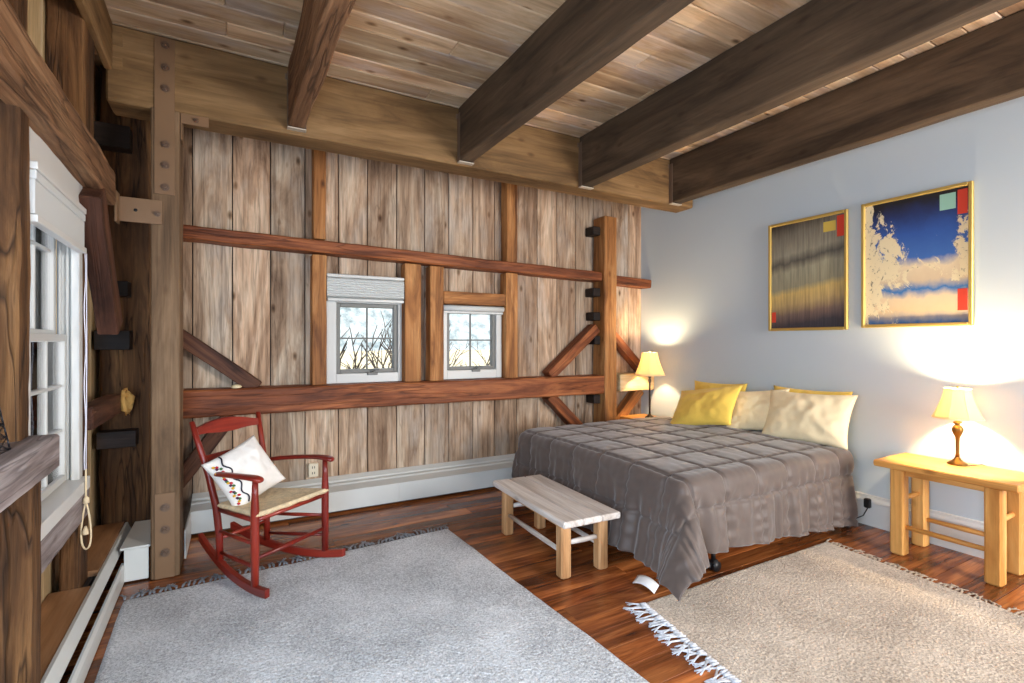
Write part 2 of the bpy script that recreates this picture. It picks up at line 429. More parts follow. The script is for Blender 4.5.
# ------------------------------------------------------------------ room shell
# floor boards run along the back wall
mb = MB(); y = REAR
while y < BACK + 0.1:
    wd = rng.choice([0.12, 0.14, 0.155, 0.17]); x = -1.2 - rng.uniform(0, 1.5)
    while x < RIGHT + 0.1:
        L = rng.uniform(1.6, 3.4)
        mb.box(x, x + L - 0.001, y, y + wd - 0.003, -0.03, 0.0, axis=0, ch=0.002)
        x += L
    y += wd
struct(mb.build('floor', M['floor']))
# ceiling boards run the same way, above the beams
mb = MB(); y = REAR
while y < BACK + 0.1:
    wd = 0.165; x = -1.2 - rng.uniform(0, 2.5)
    while x < RIGHT + 0.1:
        L = rng.uniform(2.0, 4.2)
        mb.box(x, x + L - 0.002, y, y + wd - 0.004, CEIL, CEIL + 0.03, axis=0, ch=0.007)
        x += L
    y += wd
mb.box(-1.3, RIGHT + 0.2, REAR, BACK + 0.2, CEIL + 0.031, CEIL + 0.06, axis=0)
struct(mb.build('ceiling', M['ceiling']))
# windows in the back wall: openings cut in the planks
W1 = (0.80, 1.38, 1.20, 1.86); W2 = (1.87, 2.44, 1.20, 1.83)
mb = MB()
PE = [-0.95, -0.58, -0.296, -0.013, 0.273, 0.551, 0.837, 1.10, 1.378, 1.661, 1.92, 2.189, 2.446, 2.715, 2.985, 3.251, 3.514, 3.78, 4.06, 4.33, 4.68]
zt = CEIL + 0.02
for xa, xb in zip(PE, PE[1:]):
    xb -= 0.008
    def plank(a, b, c, d):
        if b - a > 0.004: mb.box(a, b, BACK, BACK + 0.03, c, d, axis=2, ch=0.003, rnd=rr)
    rr = rng.random()
    cuts = [xa, xb]
    for (u0, u1, _, _) in (W1, W2):
        for u in (u0, u1):
            if xa < u < xb: cuts.append(u)
    cuts.sort()
    for a, b in zip(cuts, cuts[1:]):
        m_ = (a + b) / 2; hole = None
        for wz in (W1, W2):
            if wz[0] < m_ < wz[1]: hole = wz
        if hole:
            plank(a, b, 0.0, hole[2]); plank(a, b, hole[3], zt)
        else:
            plank(a, b, 0.0, zt)
# outer sheathing behind the planks, with the same openings
def holes_wall(mbx, y0, y1, hs, xa, xb, za, zb):
    xs = sorted([xa, xb] + [h for q in hs for h in q[:2]])
    for a, b in zip(xs, xs[1:]):
        mm = (a + b) / 2; hole = None
        for q in hs:
            if q[0] < mm < q[1]: hole = q
        if hole:
            mbx.box(a, b, y0, y1, za, hole[2], axis=2, ch=0.0005, mat=1); mbx.box(a, b, y0, y1, hole[3], zb, axis=2, ch=0.0005, mat=1)
        else: mbx.box(a, b, y0, y1, za, zb, axis=2, ch=0.0005, mat=1)
holes_wall(mb, BACK + 0.031, BACK + 0.09, (W1, W2), -0.97, RIGHT + 0.14, 0.0, zt)  # shade in the plank gaps put into the black sheathing colour
struct(mb.build('wall_back', [M['plank'], M['blackblock']]))
mb = MB(); mb.box(RIGHT, RIGHT + 0.12, REAR, BACK - 0.0, 0.0, CEIL, axis=1, ch=0.001)
struct(mb.build('wall_right', M['wallpaint']))
mb = MB(); mb.box(-1.2, RIGHT + 0.12, REAR - 0.12, REAR, 0.0, CEIL, axis=0, ch=0.001)
struct(mb.build('wall_rear', M['wallpaint']))
# left wall: pale sheathing boards with the window opening between Y 2.50 and 3.32
WL = (2.48, 3.70, 0.66, 2.40)
mb = MB()
def lbox(mbx, x0, x1, y0, y1, z0, z1, **kw):
    ym = (y0 + y1) / 2
    cx = (x0 + x1) / 2; cz = (z0 + z1) / 2
    if (z1 - z0) > (y1 - y0) and not kw.pop('along', False):
        mbx.beam((LX(cx, ym), ym, z0), (LX(cx, ym), ym, z1), x1 - x0, y1 - y0, (1, 0.02, 0), **kw)
    else:
        kw.pop('along', None)
        mbx.beam((LX(cx, y0), y0, cz), (LX(cx, y1), y1, cz), x1 - x0, z1 - z0, (1, 0, 0), **kw)
y = REAR
while y < 4.88:
    y2 = min(y + 0.21, 4.9)
    for a, b in ([(y, y2)] if not (y < WL[0] < y2 or y < WL[1] < y2) else [(y, WL[0] if y < WL[0] < y2 else WL[1]), (WL[0] if y < WL[0] < y2 else WL[1], y2)]):
        rr = rng.random()
        if WL[0] <= (a + b) / 2 <= WL[1]:
            lbox(mb, LEFT - 0.06, LEFT, a, b - 0.003, 0, WL[2], ch=0.002, rnd=rr); lbox(mb, LEFT - 0.06, LEFT, a, b - 0.003, WL[3], CEIL, ch=0.002, rnd=rr)
        else:
            lbox(mb, LEFT - 0.06, LEFT, a, b - 0.003, 0, CEIL, ch=0.002, rnd=rr)
    y = y2
struct(mb.build('wall_left', M['paleboard']))
# right baseboard with a cap moulding
mb = MB()
mb.prism([(RIGHT, 0.0), (RIGHT - 0.02, 0.0), (RIGHT - 0.02, 0.185), (RIGHT - 0.026, 0.19), (RIGHT - 0.026, 0.205), (RIGHT - 0.014, 0.225), (RIGHT - 0.012, 0.245), (RIGHT, 0.25)], 1, REAR, BACK)
struct(mb.build('baseboard_right', M['whitepaint']))

# ------------------------------------------------------------------ timber frame
GY = 3.84
def timber(name, mbx, mat, label, cat, group=None):
    return tag(mbx.build(name, M[mat]), label, cat, group, 'thing')
# big girder across the room
t = thing('ceiling_girder', 'massive rough-sawn girder running the width of the room under the beams', 'beam', (1.86, GY + 0.12, 2.966)); t['kind'] = 'thing'
mb = MB(); mb.box(-0.685, 4.41, GY, GY + 0.25, 2.966, CEIL - 0.003, axis=0, rough=0.004, seg=40, ch=0.012)
wbuild(mb, 'girder_timber', M['girder'], t)
for zc in (3.195, 3.345):
    mb = MB(); mb.box(-0.676, -0.60, GY - 0.012, GY - 0.0005, zc - 0.04, zc + 0.04, axis=0)
    wbuild(mb, 'bearing_block', M['girder'], t)
# ceiling beams with steel hangers on the girder
def ceiling_beam(x0a, x0b, x1a, x1b, z0, mat, label, rough, hang=True):
    """bottom edges from (x0a..x0b) at the girder to (x1a..x1b) near the camera"""
    t = thing('ceiling_beam', label, 'beam', ((x0a + x0b) / 2, GY - 2.6, z0), 0, 'ceiling beams'); t['kind'] = 'thing'
    yn = -2.55; k = (GY - yn) / (GY - 1.91)
    xa = x0a + (x1a - x0a) * k; xb = x0b + (x1b - x0b) * k
    mb = MB()
    mb.beam(((x0a + x0b) / 2, GY - 0.003, (z0 + CEIL) / 2 - 0.001), ((xa + xb) / 2, yn, (z0 + CEIL) / 2 - 0.001), x0b - x0a, CEIL - z0 - 0.004, (1, 0, 0), ch=0.008, rough=rough, seg=48)
    wbuild(mb, 'beam_timber', M[mat], t)
    if hang:
        mb = MB()
        mb.box(x0a - 0.007, x0a - 0.001, GY - 0.05, GY - 0.001, z0 - 0.006, CEIL - 0.06, axis=2, ch=0.001)
        mb.box(x0b + 0.001, x0b + 0.007, GY - 0.05, GY - 0.001, z0 - 0.006, CEIL - 0.06, axis=2, ch=0.001)
        mb.box(x0a - 0.02, x0b + 0.02, GY - 0.006, GY - 0.001, CEIL - 0.10, CEIL - 0.06, axis=0, ch=0.001)
        mb.box(x0a - 0.007, x0b + 0.007, GY - 0.05, GY - 0.002, z0 - 0.016, z0 - 0.007, axis=0, ch=0.001, mat=1)
        o = wbuild(mb, 'joist_hanger', [M['hanger'], M['hangerlip']], t); o['label'] = 'steel hanger at beam end'
    return t
ceiling_beam(-0.692, -0.65, -0.66, -0.612, 3.147, 'girder', 'small pale beam along the left wall top, shallowest of the ceiling beams', 0.003, False)
ceiling_beam(0.327, 0.435, 0.36, 0.478, 3.005, 'oldbeam', 'rough dark split-faced beam, leftmost of the four deep ceiling beams', 0.012)
ceiling_beam(1.617, 1.735, 1.655, 1.752, 2.992, 'beam', 'deep sawn ceiling beam above the two small windows', 0.003)
ceiling_beam(2.855, 2.985, 2.862, 2.98, 2.972, 'beam', 'deep sawn ceiling beam over the middle of the bed', 0.003)
ceiling_beam(4.04, 4.17, 4.03, 4.15, 2.972, 'beam', 'deep sawn ceiling beam nearest the grey wall', 0.003)

# plain sawn post with steel straps (left), reaching the girder
def bolt(mbx, x, y, z, r=0.022, axis='y', mat=0):
    """washer, hex nut and bolt end standing out towards -Y (or +X)"""
    def disc(r0, a, b, n):
        vs = []; 
        for q in (a, b):
            for j in range(n):
                an = 2 * math.pi * j / n
                if axis == 'y': vs.append((x + r0 * math.cos(an), y - q, z + r0 * math.sin(an)))
                else: vs.append((x + q, y + r0 * math.cos(an), z + r0 * math.sin(an)))
        fs = [tuple(range(n)), tuple(range(2 * n - 1, n - 1, -1))] + [(j, (j + 1) % n, n + (j + 1) % n, n + j) for j in range(n)]
        mbx.add(vs, fs, mat=mat)
    disc(r, 0, 0.004, 20); disc(r * 0.72, 0.004, 0.018, 6); disc(r * 0.4, 0.018, 0.032, 12)
mb = MB(); mb.box(-0.462, -0.308, GY, GY + 0.24, 0.0, 2.975, axis=2, ch=0.006, rough=0.002, seg=20)
timber('timber_post', mb, 'newpost', 'square sawn post with bolted steel straps near the left corner', 'post')
t = thing('steel_strap', 'long brown steel strap with six bolts joining post and girder', 'bracket', (-0.385, GY, 2.43))
mb = MB(); mb.box(-0.442, -0.335, GY - 0.010, GY - 0.001, 2.43, 3.42, axis=2, ch=0.001)
wbuild(mb, 'strap_plate', M['steel'], t)
for z in (3.375, 3.235, 3.10, 2.745, 2.615, 2.475):
    mb = MB(); bolt(mb, -0.385, GY - 0.010, z, 0.024); wbuild(mb, 'bolt', M['bolt'], t)
t = thing('steel_strap', 'short brown steel strap with three bolts at the foot of the post', 'bracket', (-0.385, GY, 0.0))
mb = MB(); mb.box(-0.440, -0.334, GY - 0.010, GY - 0.001, 0.004, 0.54, axis=2, ch=0.001)
wbuild(mb, 'strap_plate', M['steel'], t)
for z in (0.45, 0.31, 0.165):
    mb = MB(); bolt(mb, -0.385, GY - 0.010, z, 0.026); wbuild(mb, 'bolt', M['bolt'], t)
t = thing('corner_bracket', 'brown steel corner plate fixing the left wall beam to the post', 'bracket', (-0.5, GY, 2.23))
mb = MB(); mb.box(-0.615, -0.40, GY - 0.022, GY - 0.012, 2.235, 2.385, axis=0, ch=0.001); mb.box(-0.625, -0.615, GY - 0.10, GY - 0.012, 2.215, 2.40, axis=2, ch=0.001)
wbuild(mb, 'bracket_plate', M['steel'], t)
mb = MB(); bolt(mb, -0.425, GY - 0.022, 2.30, 0.018); wbuild(mb, 'bolt', M['bolt'], t)
mb = MB(); mb.tube([(-0.535, GY - 0.0235, 2.31), (-0.535, GY - 0.0205, 2.31)], 0.010, 12); wbuild(mb, 'bolt_hole', M['black'], t)
t = thing('angle_bracket', 'small brown steel angle bracket under the girder beside the post', 'bracket', (-0.25, GY, 2.80))
mb = MB(); mb.box(-0.305, -0.15, GY + 0.002, GY + 0.010, 2.905, 2.97, axis=0, ch=0.001); mb.box(-0.306, -0.296, GY + 0.010, GY + 0.12, 2.80, 2.962, axis=2, ch=0.001)
wbuild(mb, 'bracket_plate', M['steel'], t)
mb = MB(); bolt(mb, -0.22, GY + 0.002, 2.938, 0.016); wbuild(mb, 'bolt', M['bolt'], t)

# sill beam, girt, studs, header in front of the planks
FY = 4.55
mb = MB(); mb.beam((-0.52, 4.664, 1.018), (3.756, 4.664, 1.000), 0.228, 0.212, (0, 1, 0), ch=0.012, rough=0.006, seg=60)
timber('sill_beam', mb, 'redbeam', 'thick red-brown beam under the two small windows', 'beam')
mb = MB(); mb.box(3.985, RIGHT - 0.003, FY, BACK - 0.003, 0.905, 1.11, axis=0, ch=0.008, rough=0.004, seg=8)  # sill beam continued; lamp light on it put into the pale wood
timber('sill_beam', mb, 'paleboard', 'short beam end right of the old post, lamp light put into its pale colour', 'beam')
mb = MB(); mb.beam((-0.52, 4.69, 2.353), (3.756, 4.69, 2.258), 0.19, 0.105, (0, 1, 0), ch=0.010, rough=0.006, seg=60)
timber('wall_girt', mb, 'redbeam', 'long slim dark rail crossing the planks above both small windows', 'beam')
mb = MB(); mb.beam((3.936, 4.69, 2.24), (RIGHT - 0.003, 4.69, 2.215), 0.19, 0.10, (0, 1, 0), ch=0.010, rough=0.004, seg=8)
timber('wall_girt', mb, 'redbeam', 'short stub of the slim rail right of the old post', 'beam')
SF = 4.645
def stud(x0, x1, z0, z1, label, mat='stud', y0=SF):
    mb = MB(); mb.box(x0, x1, y0, BACK - 0.003, z0, z1, axis=2, ch=0.006, rough=0.003, seg=16)
    return timber('wall_stud', mb, mat, label, 'stud', 'studs on the plank wall')
stud(0.588, 0.708, 1.118, 2.262, 'orange-brown stud left of the taller window blind, below the rail')
stud(0.60, 0.70, 2.398, CEIL - 0.002, 'orange-brown stud left of the taller window blind, above the rail')
stud(1.414, 1.572, 1.115, 2.245, 'orange-brown stud right of the taller window blind')
stud(1.664, 1.806, 1.113, 2.24, 'orange-brown stud left of the window with the rolled blind')
stud(2.505, 2.648, 1.11, 2.228, 'orange-brown stud right of the window with the rolled blind, below the rail')
stud(2.515, 2.640, 2.335, CEIL - 0.002, 'orange-brown stud right of the window with the rolled blind, above the rail')
mb = MB(); mb.box(1.809, 2.502, SF + 0.005, BACK - 0.003, 1.875, 2.000, axis=0, ch=0.006, rough=0.003, seg=12)
timber('window_header', mb, 'stud', 'short orange header above the window with the rolled blind', 'header')
# old post near the right end of the plank wall
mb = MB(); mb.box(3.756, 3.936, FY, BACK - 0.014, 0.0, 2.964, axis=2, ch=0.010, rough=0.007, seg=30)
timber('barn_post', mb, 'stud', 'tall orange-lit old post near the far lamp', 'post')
for i, (zc, ln) in enumerate(((2.80, 0.10), (2.08, 0.10), (1.80, 0.09), (1.52, 0.08), (0.83, 0.09))):
    mb = MB(); mb.box(3.75 - ln, 3.754, 4.63, BACK - 0.003, zc - 0.055, zc + 0.045, axis=0, ch=0.006, rough=0.004, seg=3)
    timber('notch_block', mb, 'blackblock', ('dark block left of the old post, topmost of five', 'dark block left of the old post, just under the slim rail', 'dark block left of the old post, third from the top',
            'dark block left of the old post, just under the upper brace', 'dark block left of the old post, below the thick sill beam')[i], 'block', 'dark blocks beside the old post')
# knee braces on the plank wall
def brace(p0, p1, w_, d_, label, mat):
    mb = MB(); p0 = Vector(p0); p1 = Vector(p1)
    mb.beam(p0, p1, d_, w_, (0, 1, 0), ch=0.006, rough=0.004, seg=12)
    return timber('knee_brace', mb, mat, label, 'brace', 'diagonal braces')
brace((-0.45, 4.71, 1.60), (0.165, 4.71, 1.115), 0.115, 0.13, 'dark brace slanting down from the steel-strapped post to the sill beam', 'darkbrace')
brace((-0.46, 4.71, 0.30), (-0.03, 4.71, 0.895), 0.115, 0.13, 'dark brace behind the rocking chair, under the sill beam', 'darkbrace')
brace((3.06, 4.70, 1.115), (3.72, 4.70, 1.66), 0.115, 0.14, 'brown brace rising from the sill beam to the old post', 'redbeam')
brace((3.06, 4.70, 0.90), (3.62, 4.70, 0.36), 0.115, 0.14, 'brown brace dropping from the sill beam behind the bed', 'redbeam')
brace((3.94, 4.71, 1.62), (4.47, 4.71, 1.13), 0.10, 0.12, 'brown brace slanting down behind the far lamp shade', 'redbeam')
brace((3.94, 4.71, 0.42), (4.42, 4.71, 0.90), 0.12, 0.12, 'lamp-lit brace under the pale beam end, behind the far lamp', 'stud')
mb = MB()
mb.lathe([(0.0, 0), (0.035, 0.004), (0.042, 0.014), (0.028, 0.028), (0.0, 0.033)], (0.01, 4.60, 1.122), 14)
tag(mb.build('foam_blob', M['cream']), 'cream foam lump on the sill beam at the brace foot', 'foam')

# corner post and left wall timbers
mb = MB(); mb.box(-0.82, -0.53, 4.42, BACK - 0.022, 0.0, CEIL - 0.002, axis=2, ch=0.015, rough=0.012, seg=36)
timber('corner_post', mb, 'oldpost', 'wide cracked dark post in the left corner behind the strapped post', 'post')
def lp(x0, x1, y0, y1, z0, z1, name, mat, label, cat, rough=0.006, group=None, along=False):
    mb = MB(); lbox(mb, x0, x1, y0, y1, z0, z1, ch=0.008, rough=rough, seg=24, along=along)
    return timber(name, mb, mat, label, cat, group)
lp(-0.835, -0.682, 2.335, 2.455, 1.13, 2.33, 'barn_post', 'oldpost', 'dark foreground post left of the big window, above the grey rail', 'post', 0.006)
lp(-0.835, -0.652, 2.335, 2.455, 0.0, 1.02, 'barn_post', 'oldpost', 'dark knotted foreground post below the grey rail', 'post', 0.006)
lp(-0.835, -0.69, 2.34, 2.455, 2.53, CEIL - 0.002, 'barn_post', 'oldpost', 'upper end of the foreground post above the left wall beam', 'post', 0.004)
lp(-0.795, -0.712, 3.36, 3.53, 0.0, 2.33, 'barn_post', 'oldpost', 'brown post on the far side of the big window', 'post', 0.006)
lp(-0.835, -0.685, 3.30, 3.53, 2.53, CEIL - 0.002, 'barn_post', 'oldpost', 'mottled brown post above the left wall beam, over the big window', 'post', 0.006)
mb = MB(); mb.beam((LX(-0.675, 0.2), 0.2, 2.43), (LX(-0.675, GY - 0.11), GY - 0.11, 2.40), 0.11, 0.20, (1, 0, 0), ch=0.012, rough=0.008, seg=40)
timber('wall_beam', mb, 'oldbeam', 'long rough beam on the left wall over the big window', 'beam')
mb = MB(); mb.beam((LX(-0.70, 0.4), 0.4, 1.09), (LX(-0.70, 2.47), 2.47, 1.09), 0.20, 0.128, (1, 0, 0), ch=0.008, rough=0.005, seg=24)
timber('wall_rail', mb, 'greybeam', 'silvery grey rail crossing the foreground post at waist height', 'rail')
mb = MB(); mb.beam((LX(-0.755, 2.462), 2.462, 0.665), (LX(-0.755, 3.39), 3.39, 0.665), 0.15, 0.14, (1, 0, 0), ch=0.006, rough=0.004, seg=16)
timber('window_ledge', mb, 'greybeam', 'blue-grey weathered timber under the big left window', 'ledge')
mb = MB(); mb.beam((-0.655, 3.33, 2.28), (-0.655, 3.80, 1.58), 0.10, 0.155, (1, 0, 0), ch=0.006, rough=0.004, seg=12)
timber('knee_brace', mb, 'darkbrace', 'dark red-brown brace under the left wall beam beside the big window', 'brace', 'diagonal braces')
mb = MB(); mb.beam((-0.705, 3.40, 1.09), (-0.70, 4.20, 1.09), 0.095, 0.12, (1, 0, 0), ch=0.008, rough=0.005, seg=10)
timber('timber_stub', mb, 'darkbrace', 'short dark horizontal timber with foam at its far end, right of the big window', 'timber')
mb = MB()
mb.grid(10, 14, lambda u, v: Vector((-0.625, 4.13, 1.10)) + Vector((math.sin(math.pi * u) * math.cos(2 * math.pi * v) * 0.03, math.sin(math.pi * u) * math.sin(2 * math.pi * v) * 0.03, math.cos(math.pi * u) * 0.075)) + noise.noise_vector(Vector((u * 4, math.cos(6.283 * v) * 1.6, math.sin(6.283 * v) * 1.6))) * 0.030)
tag(mb.build('foam_blob', M['foam']), 'yellow spray foam lump at the end of the short dark timber', 'foam')
for i, (z0, z1, x0, x1, y0) in enumerate(((2.83, 2.985, -0.83, -0.635, 4.30), (1.81, 1.915, -0.71, -0.644, 4.30), (1.442, 1.575, -0.83, -0.635, 4.30), (0.77, 0.883, -0.817, -0.60, 4.30))):
    mb = MB(); mb.box(x0, x1, y0, 4.42, z0, z1, axis=0, ch=0.004, rough=0.003, seg=3)
    timber('notch_block', mb, 'blackblock', ('black block on the corner post, topmost, above the left wall beam', 'small black block on the corner post beside the slanting brace', 'black block on the corner post under the slanting brace', 'black block on the corner post under the short dark timber')[i], 'block', 'black blocks on the corner post')

# ------------------------------------------------------------------ baseboard heaters
t = thing('baseboard_heater', 'long white baseboard heater with brown shelf along the left wall', 'heater', (LX(-0.62, 1.5), 1.5, 0))
def lprism(prof, y0, y1, mat):
    mbx = MB(); n = len(prof)
    vs = [(LX(x, yy), yy, z) for yy in (y0, y1) for (x, z) in prof]
    fs = [tuple(range(n - 1, -1, -1)), tuple(range(n, 2 * n))] + [(j, (j + 1) % n, n + (j + 1) % n, n + j) for j in range(n)]
    mbx.add(vs, fs, [(v[1], v[0], v[2]) for v in vs]); return mbx
wbuild(lprism([(-0.665, 0.225), (-0.65, 0.228), (-0.628, 0.165), (-0.632, 0.150), (-0.665, 0.150)], 0.3, 4.40, 0), 'heater_cover', M['heater'], t)
wbuild(lprism([(-0.62, 0.01), (-0.598, 0.01), (-0.596, 0.10), (-0.606, 0.120), (-0.616, 0.120)], 0.3, 3.90, 0), 'front_panel', M['heater'], t)
wbuild(lprism([(-0.80, 0.01), (-0.69, 0.01), (-0.69, 0.20), (-0.80, 0.20)], 0.3, 4.40, 0), 'heater_body', M['heatergrey'], t)
wbuild(lprism([(-0.835, 0.203), (-0.668, 0.203), (-0.668, 0.222), (-0.835, 0.222)], 2.46, 3.355, 0), 'shelf_board', M['ledge'], t)
wbuild(lprism([(-0.835, 0.203), (-0.668, 0.203), (-0.668, 0.235), (-0.835, 0.235)], 3.535, 4.39, 0), 'shelf_board', M['ledge'], t)
t = thing('baseboard_heater', 'long white baseboard heater along the foot of the plank wall', 'heater', (1.9, 4.66, 0))
HF = 4.525
mb = MB(); mb.prism([(HF, 0.03), (HF + 0.03, 0.03), (HF + 0.03, 0.205), (HF, 0.20)], 0, -0.30, 0.22)
mb.prism([(HF, 0.03), (HF + 0.03, 0.03), (HF + 0.03, 0.205), (HF, 0.20)], 0, 0.222, 1.32)
mb.prism([(HF, 0.03), (HF + 0.03, 0.03), (HF + 0.03, 0.205), (HF, 0.20)], 0, 1.322, 3.70)
wbuild(mb, 'front_panel', M['heater'], t)
mb = MB(); mb.prism([(HF - 0.006, 0.20), (HF + 0.19, 0.238), (HF + 0.255, 0.27), (HF + 0.262, 0.27), (HF + 0.262, 0.225), (HF + 0.03, 0.195)], 0, -0.30, 3.74)
wbuild(mb, 'heater_cover', M['heater'], t)
mb = MB(); mb.prism([(HF + 0.10, 0.222), (HF + 0.115, 0.235), (HF + 0.13, 0.228)], 0, -0.30, 3.74); mb.prism([(HF + 0.17, 0.236), (HF + 0.18, 0.25), (HF + 0.20, 0.243)], 0, -0.30, 3.74)
wbuild(mb, 'cover_rib', M['heater'], t)
mb = MB(); mb.box(-0.30, 3.70, HF + 0.035, HF + 0.25, 0.01, 0.18, axis=0)
wbuild(mb, 'heater_body', M['heatergrey'], t)
# corner box joining both heaters behind the strapped post
t = thing('heater_corner_box', 'white corner cover joining the two heaters behind the post', 'heater', (-0.55, 4.1, 0))
mb = MB(); mb.box(-0.60, -0.475, 3.868, 3.88, 0.01, 0.205, axis=0, ch=0.001); wbuild(mb, 'front_panel', M['heater'], t)
mb = MB(); mb.box(-0.62, -0.466, 3.862, 4.40, 0.207, 0.222, axis=1, ch=0.003); wbuild(mb, 'box_lid', M['heater'], t)
mb = MB(); mb.box(-0.304, -0.292, 4.085, 4.525, 0.01, 0.205, axis=1, ch=0.001); wbuild(mb, 'side_panel', M['heater'], t)

# ------------------------------------------------------------------ windows
def back_window(nm, wz, cas, sash_mat):
    x0, x1, z0, z1 = wz; cx0, cx1, cz0, cz1 = cas
    t = bpy.data.objects.new(nm, None); C.objects.link(t); t.location = ((x0 + x1) / 2, BACK, cz0); struct(t)
    yc = BACK - 0.055
    mb = MB()      # casing
    mb.box(cx0, x0 + 0.006, yc, BACK + 0.04, cz0, cz1, axis=2); mb.box(x1 - 0.006, cx1, yc, BACK + 0.04, cz0, cz1, axis=2)
    mb.box(x0 + 0.006, x1 - 0.006, yc, BACK + 0.04, cz0, z0 + 0.006, axis=0); mb.box(x0 + 0.006, x1 - 0.006, yc, BACK + 0.04, z1 - 0.006, cz1, axis=0)
    wbuild(mb, 'window_casing', M['greywhite'], t)
    s = 0.036; ys = BACK - 0.03; ye = BACK + 0.03
    a0, a1, b0, b1 = x0 + 0.007, x1 - 0.007, z0 + 0.007, z1 - 0.007
    mb = MB()
    mb.box(a0, a0 + s, ys, ye, b0, b1, axis=2); mb.box(a1 - s, a1, ys, ye, b0, b1, axis=2)
    mb.box(a0 + s, a1 - s, ys, ye, b0, b0 + s, axis=0); mb.box(a0 + s, a1 - s, ys, ye, b1 - s, b1, axis=0)
    xm, zm = (a0 + a1) / 2, (b0 + b1) / 2
    mb.box(xm - 0.007, xm + 0.007, ys + 0.018, ye - 0.015, b0 + s, b1 - s, axis=2)
    mb.box(a0 + s, xm - 0.007, ys + 0.018, ye - 0.015, zm - 0.007, zm + 0.007, axis=0); mb.box(xm + 0.007, a1 - s, ys + 0.018, ye - 0.015, zm - 0.007, zm + 0.007, axis=0)
    sash = wbuild(mb, 'window_sash', sash_mat, t)
    mb = MB(); mb.box(a0 + s, a1 - s, BACK + 0.004, BACK + 0.008, b0 + s, b1 - s, axis=2, ch=0.0005)
    wbuild(mb, 'window_pane', M['glass'], t)
    mb = MB()      # crank handle on a small base
    hx = xm + 0.04
    mb.box(hx - 0.05, hx + 0.045, ys - 0.045, ys - 0.002, b0 - 0.020, b0 + 0.006, axis=0)
    mb.tube([(hx, ys - 0.02, b0 + 0.004), (hx + 0.005, ys - 0.045, b0 + 0.02), (hx + 0.03, ys - 0.05, b0 + 0.035), (hx + 0.05, ys - 0.05, b0 + 0.03)], 0.008, 8)
    wbuild(mb, 'crank_handle', M['greypaint'], t)
    return t
back_window('window_2', W1, (0.715, 1.410, 1.118, 1.93), M['greypaint'])
back_window('window_3', W2, (1.812, 2.500, 1.116, 1.870), M['greypaint'])
# cellular blind, half gathered, on the first window
t = thing('window_blind', 'pale pleated blind gathered above the window nearer the left post', 'blind', (1.06, 4.71, 1.85))
mb = MB(); zz = 2.07; prof = []
while zz > 1.90:
    prof += [(4.665, zz), (4.650, zz - 0.011)]; zz -= 0.022
mb2 = [(4.715, 2.075), (4.715, 1.89)] + prof[::-1]
mb.prism(mb2, 0, 0.714, 1.409)
wbuild(mb, 'pleated_fabric', M['blind'], t)
mb = MB(); mb.box(0.710, 1.412, 4.655, 4.722, 2.075, 2.105, axis=0, ch=0.006); wbuild(mb, 'head_rail', M['greywhite'], t)
mb = MB(); mb.box(0.716, 1.408, 4.652, 4.716, 1.862, 1.889, axis=0, ch=0.005); wbuild(mb, 'bottom_rail', M['greywhite'], t)
t = thing('window_blind', 'slim white blind rolled up under the orange header', 'blind', (2.15, 4.70, 1.79))
mb = MB()
mb.tube([(1.815, 4.70, 1.838), (2.498, 4.70, 1.838)], 0.028, 20); wbuild(mb, 'blind_roll', M['blind'], t)
mb = MB(); mb.box(1.818, 2.495, 4.69, 4.71, 1.785, 1.808, axis=0, ch=0.005); wbuild(mb, 'bottom_rail', M['greywhite'], t)

# big double-hung window in the left wall
t = bpy.data.objects.new('window_1', None); C.objects.link(t); t.location = (LX(-0.76, 2.9), 2.9, 0.7); struct(t)
wy0, wy1, wz0, wz1 = WL[0], 3.34, 0.74, 2.40
mb = MB()
def lb(x0, x1, y0, y1, z0, z1, mat=0):
    lbox(mb, x0, x1, y0, y1, z0, z1, ch=0.003, mat=mat)
# interior casing
lb(-0.735, -0.702, wy0 - 0.02, wy0 + 0.05, wz0, wz1); lb(-0.735, -0.702, wy1 - 0.055, wy1 + 0.015, wz0, wz1); lb(-0.735, -0.702, wy0 - 0.02, wy1 + 0.015, wz1 - 0.27, wz1)
wbuild(mb, 'window_casing', M['whitepaint'], t)
mb = MB(); lb(-0.90, -0.672, wy0 - 0.02, wy1 + 0.015, 0.737, 0.80); wbuild(mb, 'window_stool', M['whitepaint'], t)
mb = MB()
for ya, yb in ((wy0, wy0 + 0.025), (wy1 - 0.028, wy1)):
    lb(-0.795, -0.736, ya, yb, 0.80, wz1)
lb(-0.84, -0.736, wy0, wy1, wz1 - 0.03, wz1)
for xs in (-0.782, -0.752):      # tracks on both jambs
    lb(xs - 0.006, xs + 0.006, wy1 - 0.042, wy1 - 0.028, 0.80, wz1 - 0.03); lb(xs - 0.006, xs + 0.006, wy0 + 0.025, wy0 + 0.04, 0.80, wz1 - 0.03)
wbuild(mb, 'window_jamb', M['greywhite'], t)
